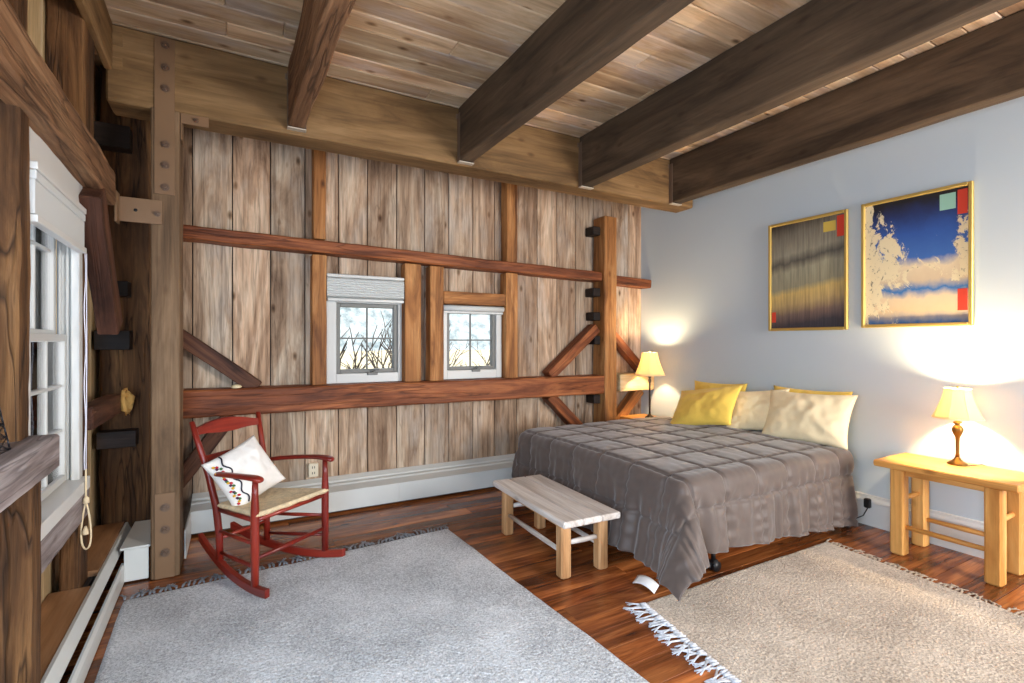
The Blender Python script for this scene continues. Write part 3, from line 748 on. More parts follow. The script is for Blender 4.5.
def dh_sash(nm, xc, z0, z1, mat, rows):
    global mb
    ya, yb = wy0 + 0.03, wy1 - 0.045
    mb = MB(); s = 0.036
    lb(xc - 0.018, xc + 0.018, ya, ya + s, z0, z1); lb(xc - 0.018, xc + 0.018, yb - s, yb, z0, z1)
    lb(xc - 0.018, xc + 0.018, ya + s, yb - s, z0, z0 + s); lb(xc - 0.018, xc + 0.018, ya + s, yb - s, z1 - 0.035, z1)
    for k in (1, 2):
        yy = ya + s + (yb - ya - 2 * s) * k / 3; lb(xc - 0.006, xc + 0.006, yy - 0.007, yy + 0.007, z0 + s, z1 - 0.035)
    for k in range(1, rows):
        zz = z0 + s + (z1 - z0 - s - 0.035) * k / rows; lb(xc - 0.007, xc + 0.007, ya + s, yb - s, zz - 0.008, zz + 0.008)
    o = wbuild(mb, 'window_sash', mat, t)
    mb = MB(); lb(xc - 0.003, xc + 0.003, ya + s, yb - s, z0 + s, z1 - 0.035); wbuild(mb, 'window_pane', M['glass'], t)
dh_sash('u', -0.812, 1.52, 2.37, M['greywhite'], 2)
dh_sash('l', -0.770, 0.802, 1.535, M['greywhite'], 3)
# its cellular blind, drawn up, with a looped cord
t = thing('window_blind', 'white blind cassette drawn up at the big left window, cord hanging', 'blind', (LX(-0.70, 2.9), 2.9, 2.0))
mb = MB(); lb(-0.700, -0.672, 2.462, 3.235, 1.972, 2.10); lb(-0.700, -0.668, 2.462, 3.235, 2.101, 2.135)
wbuild(mb, 'blind_stack', M['blind'], t)
mb = MB(); lb(-0.700, -0.664, 2.462, 3.24, 1.942, 1.970); wbuild(mb, 'bottom_rail', M['whitepaint'], t)
mb = MB(); lb(-0.700, -0.664, 2.462, 3.235, 2.137, 2.165); wbuild(mb, 'head_rail', M['whitepaint'], t)
mb = MB()
cy = 3.225; cx = -0.656
mb.tube([(cx, cy + 0.014 * math.sin(i * 0.75), 1.94 - i * 0.045) for i in range(0, 25)], 0.0025, 6)
mb.tube([(cx + 0.006, cy, 1.94), (cx + 0.006, cy + 0.004, 1.4), (cx + 0.004, cy, 0.85)], 0.0025, 6)
wbuild(mb, 'pull_cord', M['cordwhite'], t)
mb = MB()
loop = []
for i in range(24):
    a = 2 * math.pi * i / 24; k = 0.034 * math.sin(a) * (0.35 + 0.65 * (1 - math.cos(a)) / 2)
    loop.append((cx + 0.004 + k * 0.87, cy - k * 0.48, 0.575 + 0.115 * math.cos(a)))
mb.tube(loop, 0.0045, 6, closed=True)
mb.tube([(cx + 0.004, cy, 0.86), (cx + 0.003, cy, 0.69)], 0.0045, 6)
mb.lathe([(0.003, 0.035), (0.012, 0.025), (0.014, 0.0)], (cx + 0.004, cy + 0.004, 0.69), 12)
mb.lathe([(0.004, 0.04), (0.012, 0.02), (0.016, 0.0)], (cx + 0.002, cy + 0.002, 0.535), 12)
wbuild(mb, 'cord_loop', M['cord'], t)

# lattice wire tower on the grey rail
t = thing('wire_tower', 'dark wire lattice tower ornament standing on the grey rail', 'ornament', (LX(-0.72, 2.12), 2.12, 1.155))
mb = MB(); H = 0.40
def leg_r(z): return 0.055 * (1 - z / H) ** 1.3 + 0.012
for k in range(10):
    z0, z1 = H * k / 10, H * (k + 1) / 10
    for s in range(4):
        a = math.pi / 4 + s * math.pi / 2; b = a + math.pi / 2
        def q(an, z): return (leg_r(z) * math.cos(an) * 1.2, leg_r(z) * math.sin(an) * 1.2, z)
        mb.tube([q(a, z0), q(a, z1)], 0.0025, 5); mb.tube([q(a, z0), q(b, z0)], 0.0015, 4)
        mb.tube([q(a, z0), q(b, z1)], 0.0015, 4); mb.tube([q(b, z0), q(a, z1)], 0.0015, 4)
mb.tube([(0, 0, H), (0, 0, H + 0.04)], [0.012, 0.002], 6)
mb.build('tower_lattice', M['iron'], t)

# ------------------------------------------------------------------ rugs
def rug(name, pts, th, mat, label, fr):
    """pts: four floor corners a,b,c,d (a-b one end, d-c the other end)"""
    a, b, c, d = [Vector((p[0], p[1], 0)) for p in pts]
    ctr = (a + b + c + d) / 4
    t = thing(name, label, 'rug', ctr)
    def fn(u, v):
        p = (a * (1 - u) + b * u) * (1 - v) + (d * (1 - u) + c * u) * v
        e = min(u, 1 - u, v, 1 - v)
        z = th * (1 if e > 0.001 else 0.25) + noise.noise(p * 9) * 0.002 + noise.noise(p * 40) * 0.0018
        p = p + noise.noise_vector(p * 2.5) * 0.008
        return Vector((p.x, p.y, max(z, 0.003)))
    mb = MB(); mb.grid(160, 160, fn)
    o = wbuild(mb, 'rug_pile', mat, t)
    for (p, q, out, m_, ln, r0, sp) in fr:
        p = Vector((*p, 0)); q = Vector((*q, 0)); out = Vector((*out, 0)).normalized()
        n = int((q - p).length / sp); mb = MB()
        for i in range(n):
            s = p.lerp(q, (i + 0.5) / n) + Vector((rng.uniform(-.004, .004), rng.uniform(-.004, .004), 0))
            dirv = (out + (q - p).normalized() * rng.uniform(-0.75, 0.75)).normalized(); L = ln * rng.uniform(0.7, 1.15)
            side = (q - p).normalized() * rng.uniform(-0.02, 0.02)
            mb.tube([s - out * 0.012 + Vector((0, 0, 0.012)), s + dirv * L * 0.22 + Vector((0, 0, 0.014))], [r0 * 0.8, r0 * 1.25], 6)
            for k in range(4):
                w1 = dirv * L * rng.uniform(0.8, 1.0) + (q - p).normalized() * rng.uniform(-0.02, 0.02) + side
                mb.tube([s + dirv * L * 0.2 + Vector((0, 0, 0.013)), s + dirv * L * 0.6 + side + Vector((rng.uniform(-.004, .004), 0, 0.010)), s + w1 + Vector((0, 0, 0.005))], [r0 * 0.7, r0 * 0.6, r0 * 0.3], 5)
        wbuild(mb, 'fringe', m_, t)
    return t
rug('area_rug', [(-0.56, 3.60), (1.49, 3.74), (1.62, 1.0), (-0.50, 1.0)], 0.014, M['rugblue'], 'large pale wool rug under the rocking chair',
    [((-0.57, 3.61), (1.50, 3.75), (-0.05, 1), M['fringegrey'], 0.11, 0.007, 0.028)])
rug('area_rug', [(2.03, 2.13), (3.86, 2.13), (3.66, 0.35), (1.76, 0.35)], 0.014, M['rugtan'], 'oatmeal wool rug with fringed ends beside the bed',
    [((2.03, 2.13), (1.76, 0.35), (-1, 0.1), M['fringepale'], 0.13, 0.007, 0.017), ((3.86, 2.13), (3.66, 0.35), (1, -0.1), M['fringetan'], 0.09, 0.006, 0.03)])

# ------------------------------------------------------------------ rocking chair
ch = thing('rocking_chair', 'red-stained rocking chair with a woven rush seat on the pale rug', 'chair', (0.19, 3.63, 0.0), R(-143.1))
ZB = 0.020
def runner(s):
    mb = MB(); n = 24
    x0 = 0.235 * s
    vs = []; gs = []
    for i in range(n + 1):
        yy = -0.50 + (0.36 + 0.50) * i / n
        z = ZB + (yy - 0.12) ** 2 / (2 * 1.35)
        xx = (0.177 + (0.274 - 0.177) * (yy + 0.22) / 0.44) * s
        for (dx, dz) in ((-0.016, 0), (0.016, 0), (0.016, 0.05), (-0.016, 0.05)):
            vs.append((xx + dx, yy, z + dz)); gs.append((yy, dx, dz))
    fs = []
    for i in range(n):
        for j in range(4): fs.append((i * 4 + j, i * 4 + (j + 1) % 4, (i + 1) * 4 + (j + 1) % 4, (i + 1) * 4 + j))
    fs += [(3, 2, 1, 0), tuple(n * 4 + j for j in range(4))]
    mb.add(vs, fs, gs); o = mb.build('runner', M['cherry'], ch)
    b = o.modifiers.new('bev', 'BEVEL'); b.width = 0.005; b.segments = 2
def rz(y): return ZB + (y - 0.12) ** 2 / 2.7 + 0.045
for s in (1, -1):
    runner(s)
    mb = MB(); mb.tube([(0.274 * s, 0.22, rz(0.22)), (0.274 * s, 0.22, 0.30), (0.274 * s, 0.22, 0.50), (0.274 * s, 0.22, 0.60), (0.272 * s, 0.22, 0.69)], [0.021, 0.024, 0.024, 0.019, 0.016], 14)
    mb.build('front_leg', M['cherry'], ch)
    mb = MB(); mb.tube([(0.177 * s, -0.22, rz(-0.22)), (0.177 * s, -0.225, 0.25), (0.190 * s, -0.235, 0.44), (0.208 * s, -0.285, 0.65), (0.228 * s, -0.345, 0.83), (0.244 * s, -0.395, 0.985)], [0.021, 0.021, 0.022, 0.020, 0.018, 0.016], 14)
    mb.build('back_post', M['cherry'], ch)
    mb = MB()      # flat arm with a rounded front end
    path = [(0.207 * s, -0.285, 0.655), (0.240 * s, -0.16, 0.675), (0.266 * s, -0.02, 0.69), (0.282 * s, 0.12, 0.70), (0.283 * s, 0.24, 0.705), (0.280 * s, 0.285, 0.69)]
    wid = [0.018, 0.02, 0.022, 0.027, 0.034, 0.028]
    vs, fs, gs = [], [], []
    for i, p in enumerate(path):
        wv = wid[i]; h = 0.015 if i < 5 else 0.018
        for j in range(12):
            a = 2 * math.pi * j / 12
            vs.append((p[0] + wv * math.copysign(abs(math.cos(a)) ** 0.7, math.cos(a)), p[1], p[2] + h * math.copysign(abs(math.sin(a)) ** 0.7, math.sin(a)))); gs.append((p[1], vs[-1][0], vs[-1][2]))
    for i in range(5):
        for j in range(12): fs.append((i * 12 + j, i * 12 + (j + 1) % 12, (i + 1) * 12 + (j + 1) % 12, (i + 1) * 12 + j))
    fs += [tuple(range(11, -1, -1)), tuple(60 + j for j in range(12))]
    mb.add(vs, fs, gs, smooth=True); o = mb.build('armrest', M['cherry'], ch, subsurf=1)
    for z, r_ in ((0.30, 0.011), (0.165, 0.011)):
        mb = MB(); mb.tube([(0.177 * s, -0.225, z - 0.01), ((0.2255) * s, 0.0, z), (0.274 * s, 0.22, z + 0.012)], [0.009, 0.0125, 0.009], 10); mb.build('side_rung', M['cherry'], ch)
for z in (0.225,):
    mb = MB(); mb.tube([(-0.274, 0.22, z), (0, 0.22, z), (0.274, 0.22, z)], [0.010, 0.015, 0.010], 12); mb.build('front_rung', M['cherry'], ch)
mb = MB(); mb.tube([(-0.177, -0.225, 0.24), (0, -0.225, 0.24), (0.177, -0.225, 0.24)], [0.009, 0.012, 0.009], 10); mb.build('back_rung', M['cherry'], ch)
def slat(z0, z1, yb, bow, arch, nm, hw):
    mb = MB(); n = 16
    vs, fs, gs = [], [], []
    for i in range(n + 1):
        t_ = i / n; xx = -hw + 2 * hw * t_; k = 1 - (2 * t_ - 1) ** 2
        yy = yb - bow * k
        top = z1 + arch * (k ** 1.5); bot = z0 + arch * 0.35 * k + 0.012 * math.cos(2 * math.pi * t_) * (1 if arch else 0)
        for (dy, z) in ((-0.010, bot), (0.010, bot), (0.010 - 0.0, top), (-0.010, top)):
            lean = -(z - z0) * 0.33
            vs.append((xx, yy + dy + lean, z)); gs.append((xx, dy, z))
    for i in range(n):
        for j in range(4): fs.append((i * 4 + j, i * 4 + (j + 1) % 4, (i + 1) * 4 + (j + 1) % 4, (i + 1) * 4 + j))
    fs += [(3, 2, 1, 0), tuple(n * 4 + j for j in range(4))]
    mb.add(vs, fs, gs); o = mb.build(nm, M['cherry'], ch); b = o.modifiers.new('bev', 'BEVEL'); b.width = 0.004; b.segments = 2
slat(0.885, 0.945, -0.362, 0.03, 0.035, 'crest_rail', 0.232); slat(0.715, 0.765, -0.305, 0.03, 0.0, 'back_slat', 0.212)
# seat rails and rush seat
mb = MB()
sz = lambda y: 0.455 + 0.06 * (y + 0.22)
for p, q in (((-0.274, 0.22), (0.274, 0.22)), ((-0.177, -0.225), (0.177, -0.225)), ((-0.177, -0.225), (-0.274, 0.22)), ((0.177, -0.225), (0.274, 0.22))):
    mb.tube([(p[0], p[1], sz(p[1]) - 0.03), (q[0], q[1], sz(q[1]) - 0.03)], 0.014, 10)
mb.build('seat_rail', M['cherry'], ch)
mb = MB(); nu = 60
def seatf(side):
    def fn(u, v):
        yy = -0.225 + 0.475 * v; hw = 0.196 + 0.092 * v
        xx = -hw + 2 * hw * u
        sag = -0.012 * (1 - (2 * u - 1) ** 2) * (1 - (2 * v - 1) ** 2)
        du = min(u, 1 - u) * 2 * hw; dv = min(v, 1 - v) * 0.475; e = min(du, dv)
        weave = 0.0022 * math.sin((xx if dv < du * 0.86 else yy) * 2 * math.pi / 0.013)
        rr = 0.018 * (1 - min(1, e / 0.02)) ** 2
        return Vector((xx, yy, sz(yy) + side * 0.016 + sag + (weave - rr) * side))
    return fn
mb.grid(110, 110, seatf(1)); mb.grid(40, 40, seatf(-1))
mb.build('rush_seat', M['rush'], ch)

# ------------------------------------------------------------------ pillows
def pillow_mb(W, H, T, seed, pinch=0.07, wr=0.008, n=36):
    mb = MB(); vs = []; idx = {}
    def pos(s, t, side):
        ex = 1 - pinch * (1 - abs(t) ** 2.2) * 0.9; ey = 1 - pinch * (1 - abs(s) ** 2.2) * 0.9
        z = T / 2 * ((1 - abs(s) ** 2.4) * (1 - abs(t) ** 2.4)) ** 0.55
        p = Vector((s * W / 2 * ex, t * H / 2 * ey, side * z))
        k = 1 - max(abs(s), abs(t)) ** 6
        nz = noise.noise(Vector((s * 2.2 + seed, t * 2.2, side * 3))) * wr * 1.6 + noise.noise(Vector((s * 6 + seed, t * 4, side * 2))) * wr * 0.7
        # creases fanning from the corners
        ang = math.atan2(1 - abs(t), 1 - abs(s)); cr = math.sin(ang * 9 + seed) * wr * 0.5 * max(0, (abs(s) * abs(t)) - 0.15)
        p.z += side * (nz + cr) * k
        return p
    for side in (1, -1):
        for i in range(n + 1):
            for j in range(n + 1):
                b = i in (0, n) or j in (0, n)
                key = (i, j, 0 if b else side)
                if key not in idx:
                    idx[key] = len(vs); vs.append(pos(2 * i / n - 1, 2 * j / n - 1, side))
    fs = []
    for side in (1, -1):
        g = lambda i, j: idx[(i, j, 0 if (i in (0, n) or j in (0, n)) else side)]
        for i in range(n):
            for j in range(n):
                q = (g(i, j), g(i + 1, j), g(i + 1, j + 1), g(i, j + 1)); fs.append(q if side > 0 else q[::-1])
    mb.add(vs, fs, smooth=True); return mb
def frame_mat(loc, xdir, ydir):
    x = Vector(xdir).normalized(); y = Vector(ydir); y = (y - x * y.dot(x)).normalized(); z = x.cross(y)
    m = Matrix((x, y, z)).transposed().to_4x4(); m.translation = Vector(loc); return m
# cushion on the chair (leans on the back, turned a little on its corner)
rot = Matrix.Translation((0.19, 3.63, 0)) @ Matrix.Rotation(R(-143.1), 4, 'Z')
cl = rot @ frame_mat((0.072, -0.120, 0.650), (-0.93, 0.10, 0.36), (-0.34, -0.36, 0.87))
t = thing('throw_pillow', 'white cushion with a dark stripe leaning in the rocking chair', 'cushion', cl.translation)
wbuild(MB_ := (lambda m: (setattr(m, 'v', [cl @ p for p in m.v]), m)[1])(pillow_mb(0.37, 0.37, 0.17, 3.0)), 'cushion_cover', M['whitecloth'], t)
def psurf(s, tt, W, H, T):
    z = T / 2 * ((1 - abs(s) ** 2.4) * (1 - abs(tt) ** 2.4)) ** 0.55
    return Vector((s * W / 2 * 0.98, tt * H / 2 * 0.98, z + 0.006))
mb = MB(); mb.tube([cl @ psurf(-0.55 + 0.06 * math.sin(i * 0.7), -0.92 + 1.84 * i / 30, 0.37, 0.37, 0.17) for i in range(31)], 0.0045, 6)
o = wbuild(mb, 'dark_stripe', plain('navy_braid', rgb(30, 24, 44), 0.8), t); o['label'] = 'dark braid stripe'
mb = MB()
for i in range(26):
    tt = -0.8 + 1.5 * i / 25; c_ = cl @ psurf(-0.80 + rng.uniform(-.09, .09), tt, 0.37, 0.37, 0.17)
    mb.lathe([(0.0, -0.009), (0.009, -0.003), (0.010, 0.003), (0, 0.009)], c_, 8, mat=i % 4)
o = wbuild(mb, 'embroidery', [plain('red_yarn', rgb(190, 34, 50), .9), plain('yellow_yarn', rgb(222, 170, 40), .9), plain('green_yarn', rgb(60, 110, 60), .9), plain('plum_yarn', rgb(80, 30, 70), .9)], t); o['label'] = 'multicoloured embroidered tufts'

# ------------------------------------------------------------------ bench at the bed foot
def slab_bench(name, label, cat, loc, lx, ly, h, tt, legx, legy, lw, mats, rungs, brd=1, rotz=0.0):
    """top lx by ly centred on loc; legs at +-legx, +-legy"""
    t = thing(name, label, cat, loc, rotz); topm, legm, rungm = mats
    mb = MB(); k = brd
    for i in range(k):
        xa = -lx / 2 + lx * i / k; mb.box(xa, xa + lx / k - 0.0015, -ly / 2, ly / 2, h - tt, h, axis=1, ch=0.007)
    mb.build('bench_top' if 'bench' in name else 'table_top', topm, t)
    mb = MB(); a = 0.02
    for s in (1, -1):
        mb.box(s * (legx) - 0.014, s * (legx) + 0.014, -legy, legy, h - tt - 0.045, h - tt, axis=1, ch=0.003)
        mb.box(-legx, legx, s * legy - 0.014, s * legy + 0.014, h - tt - 0.045, h - tt, axis=0, ch=0.003)
    mb.build('apron', legm, t)
    for sx in (1, -1):
        for sy in (1, -1):
            mb = MB(); mb.box(sx * legx - lw / 2, sx * legx + lw / 2, sy * legy - lw / 2, sy * legy + lw / 2, 0.0, h - tt - 0.001, axis=2, ch=0.010, rough=0.0015, seg=8); mb.build('leg', legm, t)
    for (kind, z, off) in rungs:
        for s in (1, -1):
            mb = MB()
            if kind == 'long': mb.tube([(s * legx + off, -legy, z), (s * legx + off, 0, z), (s * legx + off, legy, z)], [0.014, 0.018, 0.014], 12)
            else: mb.tube([(-legx, s * legy, z), (0, s * legy, z), (legx, s * legy, z)], [0.014, 0.018, 0.014], 12)
            mb.build('stretcher', rungm, t)
    return t
slab_bench('wooden_bench', 'low pine bench with pale top at the foot of the bed', 'bench', (1.99, 3.02, 0.0), 0.44, 1.04, 0.395, 0.042, 0.145, 0.40, 0.075,
           (M['benchtop'], M['benchleg'], M['benchtop']), (('long', 0.155, 0.0), ('short', 0.215, 0.0)), 3, R(-2))

# ------------------------------------------------------------------ side table and lamps
slab_bench('side_table', 'honey pine slab table against the grey wall with the near lamp', 'table', (4.265, 1.51, 0.0), 0.47, 0.77, 0.65, 0.045, 0.155, 0.255, 0.085,
           (M['pine'], M['pine'], M['pine']), (('long', 0.20, 0.0), ('short', 0.385, 0.0)), 1, R(0))
t = slab_bench('side_table', 'pine bedside table mostly hidden behind the bed, under the far lamp', 'table', (4.27, 4.47, 0.0), 0.40, 0.40, 0.60, 0.04, 0.14, 0.14, 0.06,
           (M['pine'], M['pine'], M['pine']), (('long', 0.2, 0.0),), 1, 0)
def lamp(label, loc, sb, sh, rb, rt, kind, power):
    """sb: shade bottom above the foot, sh: shade height"""
    t = thing('table_lamp', label, 'lamp', loc, 0.0, 'lit bedside lamps')
    m_ = M['bronze'] if kind == 'near' else M['darkbronze']
    mb = MB()
    mb.lathe([(0.055, 0.0), (0.057, 0.008), (0.048, 0.018), (0.032, 0.026), (0.019, 0.040), (0.012, 0.055)], (0, 0, 0), 32); mb.build('lamp_base', m_, t)
    mb = MB(); H = sb
    if kind == 'near':
        mb.lathe([(0.013, 0.05), (0.010, 0.08), (0.012, H * 0.50), (0.014, H * 0.58), (0.030, H * 0.70), (0.034, H * 0.76), (0.026, H * 0.82), (0.014, H * 0.86), (0.028, H * 0.90), (0.012, H * 0.94), (0.010, H + 0.03)], (0, 0, 0), 24)
    else:
        mb.lathe([(0.013, 0.05), (0.010, 0.08), (0.012, H * 0.4), (0.010, H * 0.8), (0.020, H * 0.88), (0.012, H * 0.92), (0.018, H * 0.95), (0.009, H + 0.03)], (0, 0, 0), 24)
    mb.build('stem', m_, t)
    # pleated bell shade, open at both ends, with ribs at the panel seams
    mb = MB(); n = 64; pf = []
    for i in range(13):
        f = i / 12; pf.append((rb + (rt - rb) * (1 - (1 - f) ** 1.45), sb + sh * f))
    rf = lambda a: 1 - 0.035 * abs(math.sin(4 * a))
    vs = []; fs = []
    for (r_, z) in pf:
        for j in range(n):
            a = 2 * math.pi * j / n; vs.append((r_ * rf(a) * math.cos(a), r_ * rf(a) * math.sin(a), z))
    for i in range(12):
        for j in range(n): fs.append((i * n + j, i * n + (j + 1) % n, (i + 1) * n + (j + 1) % n, (i + 1) * n + j))
    mb.add(vs, fs, smooth=True); shd = mb.build('lamp_shade', M['lampshade'], t, solid=0.0015)
    mb = MB()
    for (r_, z) in (pf[0], pf[-1]):
        mb.tube([(r_ * rf(2 * math.pi * j / n) * math.cos(2 * math.pi * j / n), r_ * rf(2 * math.pi * j / n) * math.sin(2 * math.pi * j / n), z) for j in range(n)], 0.004, 6, closed=True)
    for k in range(8):
        a = k * math.pi / 4; mb.tube([(r_ * math.cos(a), r_ * math.sin(a), z) for (r_, z) in pf], 0.0028, 5)
    mb.build('shade_trim', M['creamcase'], shd)
    mb = MB(); zb = sb + 0.045
    mb.lathe([(0.0, 0.07), (0.016, 0.062), (0.026, 0.04), (0.024, 0.02), (0.013, 0.0), (0.013, -0.03), (0, -0.03)], (0, 0, zb), 16)
    mb.build('bulb', M['bulb'], t)
    mb = MB()
    mb.tube([(0, 0.033, sb + 0.02), (0, 0.040, sb + sh * 0.5), (0, 0.02, sb + sh - 0.02), (0, 0, sb + sh + 0.002)], 0.002, 6)
    mb.tube([(0, -0.033, sb + 0.02), (0, -0.040, sb + sh * 0.5), (0, -0.02, sb + sh - 0.02), (0, 0, sb + sh + 0.002)], 0.002, 6)
    mb.tube([(-rt, 0, sb + sh), (rt, 0, sb + sh)], 0.002, 6)
    mb.build('harp', M['brass'], t)
    mb = MB(); mb.lathe([(0.006, 0), (0.010, 0.008), (0.006, 0.016), (0, 0.022)], (0, 0, sb + sh), 12); mb.build('finial', M['brass'], t)
    l = bpy.data.lights.new('lamp_light', 'POINT'); l.energy = power; l.color = (1.0, 0.76, 0.45); l.shadow_soft_size = 0.03
    lo = bpy.data.objects.new('lamp_light', l); C.objects.link(lo); lo.location = (0.0, 0.0, sb + sh * 0.80); lo.parent = t
    return t
lamp('lit brass lamp with a cream bell shade on the pine table by the wall', (4.37, 1.53, 0.65), 0.322, 0.20, 0.140, 0.074, 'near', 66)
lamp('lit dark-stemmed lamp with a cream bell shade in the corner behind the bed', (4.27, 4.36, 0.60), 0.505, 0.265, 0.172, 0.088, 'far', 30)

# ------------------------------------------------------------------ bed
bed = thing('bed', 'wide low bed with a mattress on a wheeled metal frame', 'bed', (3.4, 3.15, 0.0))
BX0, BX1, BY0, BY1 = 2.46, 4.43, 2.22, 4.08
mb = MB()
for (ya) in (BY0 + 0.03, BY1 - 0.03): mb.box(BX0 + 0.05, BX1 - 0.02, ya - 0.02, ya + 0.02, 0.15, 0.19, axis=0)
for (xa) in (2.72, 3.5, 4.30): mb.box(xa - 0.02, xa + 0.02, BY0 + 0.03, BY1 - 0.03, 0.15, 0.188, axis=1)
wbuild(mb, 'bed_frame', M['black'], bed)
def rounded_box(mbx, x0, x1, y0, y1, z0, z1, r_):
    mbx.beam((x0, (y0 + y1) / 2, (z0 + z1) / 2), (x1, (y0 + y1) / 2, (z0 + z1) / 2), y1 - y0, z1 - z0, (0, 1, 0), ch=r_)
mb = MB(); rounded_box(mb, BX0, BX1, BY0, BY1, 0.19, 0.40, 0.02); wbuild(mb, 'box_spring', M['sheet'], bed)
mb = MB(); rounded_box(mb, BX0 + 0.02, BX1 - 0.01, BY0 + 0.01, BY1 - 0.01, 0.402, 0.618, 0.04); wbuild(mb, 'mattress', M['sheet'], bed)
for xa in (2.735, 4.30):
    for ya in (BY0, BY1):
        mb = MB()
        mb.tube([(xa, ya, 0.15), (xa, ya, 0.075)], 0.014, 12); mb.box(xa - 0.022, xa + 0.022, ya - 0.022, ya + 0.022, 0.055, 0.078, axis=2)
        for s in (-1, 1):
            mb.tube([(xa + 0.012, ya + s * 0.016 - 0.008, 0.034), (xa + 0.012, ya + s * 0.016 + 0.008, 0.034)], 0.034, 18)
        wbuild(mb, 'caster', M['black'], bed)

# comforter, one quilted sheet that drapes over the mattress
TZ = 0.655
def comforter():
    x0, x1, y0, y1 = BX0 - 0.01, 4.21, BY0 - 0.01, BY1 + 0.01
    of, far = 0.62, 0.45
    du = 0.0125; nu = int((x1 - (x0 - of)) / du); near_max = 0.60
    nv = int(((y1 + far) - (y0 - near_max)) / du)
    Rr = 0.085; q = 0.325
    def fn(a_, b_):
        u = (x0 - of) + (x1 - (x0 - of)) * a_
        hx = (u - x0) / (x1 - x0)
        near = 0.50 + 0.12 * max(0, min(1, hx))
        vmin = y0 - near; v = vmin + ((y1 + far) - vmin) * b_
        a = max(0.0, x0 - u); b = max(0.0, y0 - v); sgn = -1
        if v > y1: b = v - y1; sgn = 1
        if a > 0.0 and b > 0.0:
            d = math.hypot(a, b) ; m = max(a, b); d = 0.22 * m + 0.78 * d   # corners hang a little short of the straight diagonal
            dx, dy = a / math.hypot(a, b), b / math.hypot(a, b)
        else:
            d = a + b; dx, dy = (1, 0) if a > 0 else (0, 1)
        if d < Rr * math.pi / 2:
            th = d / Rr; out = Rr * math.sin(th); drop = Rr * (1 - math.cos(th)); nrm = (math.sin(th), math.cos(th)); g = 0
        else:
            g = d - Rr * math.pi / 2; kf = 1.15 if sgn < 0 else 0.1
            fl = 0.06 + 0.14 * dx * max(0.0, min(1.0, 1 - (v - y0) / (y1 - y0))) + 0.46 * 2 * dx * dy * kf * (1 if a > 0 and b > 0 else 0)
            out = Rr + g * fl; drop = Rr + g * math.sqrt(max(0, 1 - fl * fl)); nrm = (1, 0.1)
        # lengthwise folds below the edge
        al = v * dx * dx + u * dy * dy
        cor = a > 0 and b > 0
        if g > 0:
            ph = al * 17 + 2.5 * noise.noise(Vector((al * 2, 0.3, 1)))
            out += min(1, g / 0.30) * 0.020 * (math.sin(ph) + 0.5 * math.sin(ph * 2.3 + 1)) + min(1, g / 0.2) * 0.011 * (0.5 + noise.noise(Vector((al * 5, 4, 4)))) * math.sin(al * 52 + 5 * noise.noise(Vector((al * 4, 7, 1))))
            if cor: out += min(1, g / 0.3) * 0.03 * math.cos(math.atan2(b, a) * 6)
        # quilting: puffs between sewn lines
        fu = ((u - 2.74) / q) % 1.0; fv = ((v - 2.30) / q) % 1.0
        su = min(fu, 1 - fu) * q; sv = min(fv, 1 - fv) * q; s = min(su, sv)
        puff = 0.013 * (1 - math.exp(-(s / 0.040))) - 0.015 * math.exp(-(s / 0.0085) ** 2)
        pk = (0.0018 + 0.0045 * (1 if g > 0 else 0)) * math.exp(-s / 0.09) * math.sin((u if sv < su else v) * 62 + 3 * noise.noise(Vector((u * 4, v * 4, 0))))
        wr = 0.008 * noise.noise(Vector((u * 3.1, v * 3.1, 2))) + 0.0035 * noise.noise(Vector((u * 9, v * 7, 5))) + (0.0015 if g == 0 else 0.004) * noise.noise(Vector((u * 22, v * 14, 9)))
        off = puff + pk + wr
        px = u + (a - 0) * 1.0 if a > 0 else u
        X = (x0 if a > 0 else u) - dx * (out + off * nrm[0] if d > 0 else 0) * (1 if a > 0 else 0)
        Y = (y0 if sgn < 0 else y1) + sgn * dy * (out + off * nrm[0]) if b > 0 else v
        Z = TZ + 0.02 * math.sin(math.pi * max(0, min(1, (v - y0) / (y1 - y0)))) * 1.0 - drop + off * nrm[1]
        if Z < 0.02:
            ex = 0.02 - Z; X -= dx * ex * 0.5 if a > 0 else 0; Y += sgn * dy * ex * 0.3 if b > 0 else 0
            Z = 0.018 + 0.010 * (1 + noise.noise(Vector((u * 9, v * 9, 3))))
        return Vector((X, Y, Z))
    mb = MB(); mb.grid(nu, nv, fn)
    o = mb.build('comforter', M['comforter'], solid=0.012)
    return tag(o, 'grey-brown quilted satin comforter spread over the bed, trailing to the floor', 'comforter')
comforter()
# bed pillows
def bed_pillow(label, mat, W, H, T, loc, xd, yd, seed):
    m = frame_mat(loc, xd, yd); mb = pillow_mb(W, H, T, seed, 0.09, 0.012)
    mb.v = [m @ p for p in mb.v]
    return tag(mb.build('bed_pillow', mat), label, 'pillow', 'pillows at the head of the bed')
bed_pillow('yellow pillow flat against the wall, far side of the row at back', M['yellowcase'], 0.66, 0.44, 0.13, (4.42, 3.54, 0.86), (0, -1, 0.02), (0.20, 0, 0.97), 1.0)
bed_pillow('yellow pillow against the wall behind the big cream pillow', M['yellowcase'], 0.70, 0.46, 0.14, (4.43, 2.60, 0.86), (0, -1, 0.0), (0.20, 0, 0.97), 2.0)
bed_pillow('cream pillow tilted between the bright yellow one and the big cream one', M['creamcase'], 0.56, 0.42, 0.15, (4.25, 2.97, 0.86), (0.25, -1, 0.12), (0.45, 0.1, 0.88), 3.0)
bed_pillow('bright yellow pillow slouched at the front of the row', M['yellowcase'], 0.70, 0.46, 0.17, (4.02, 3.37, 0.862), (0.10, -1, 0.16), (0.62, 0.1, 0.75), 4.0)
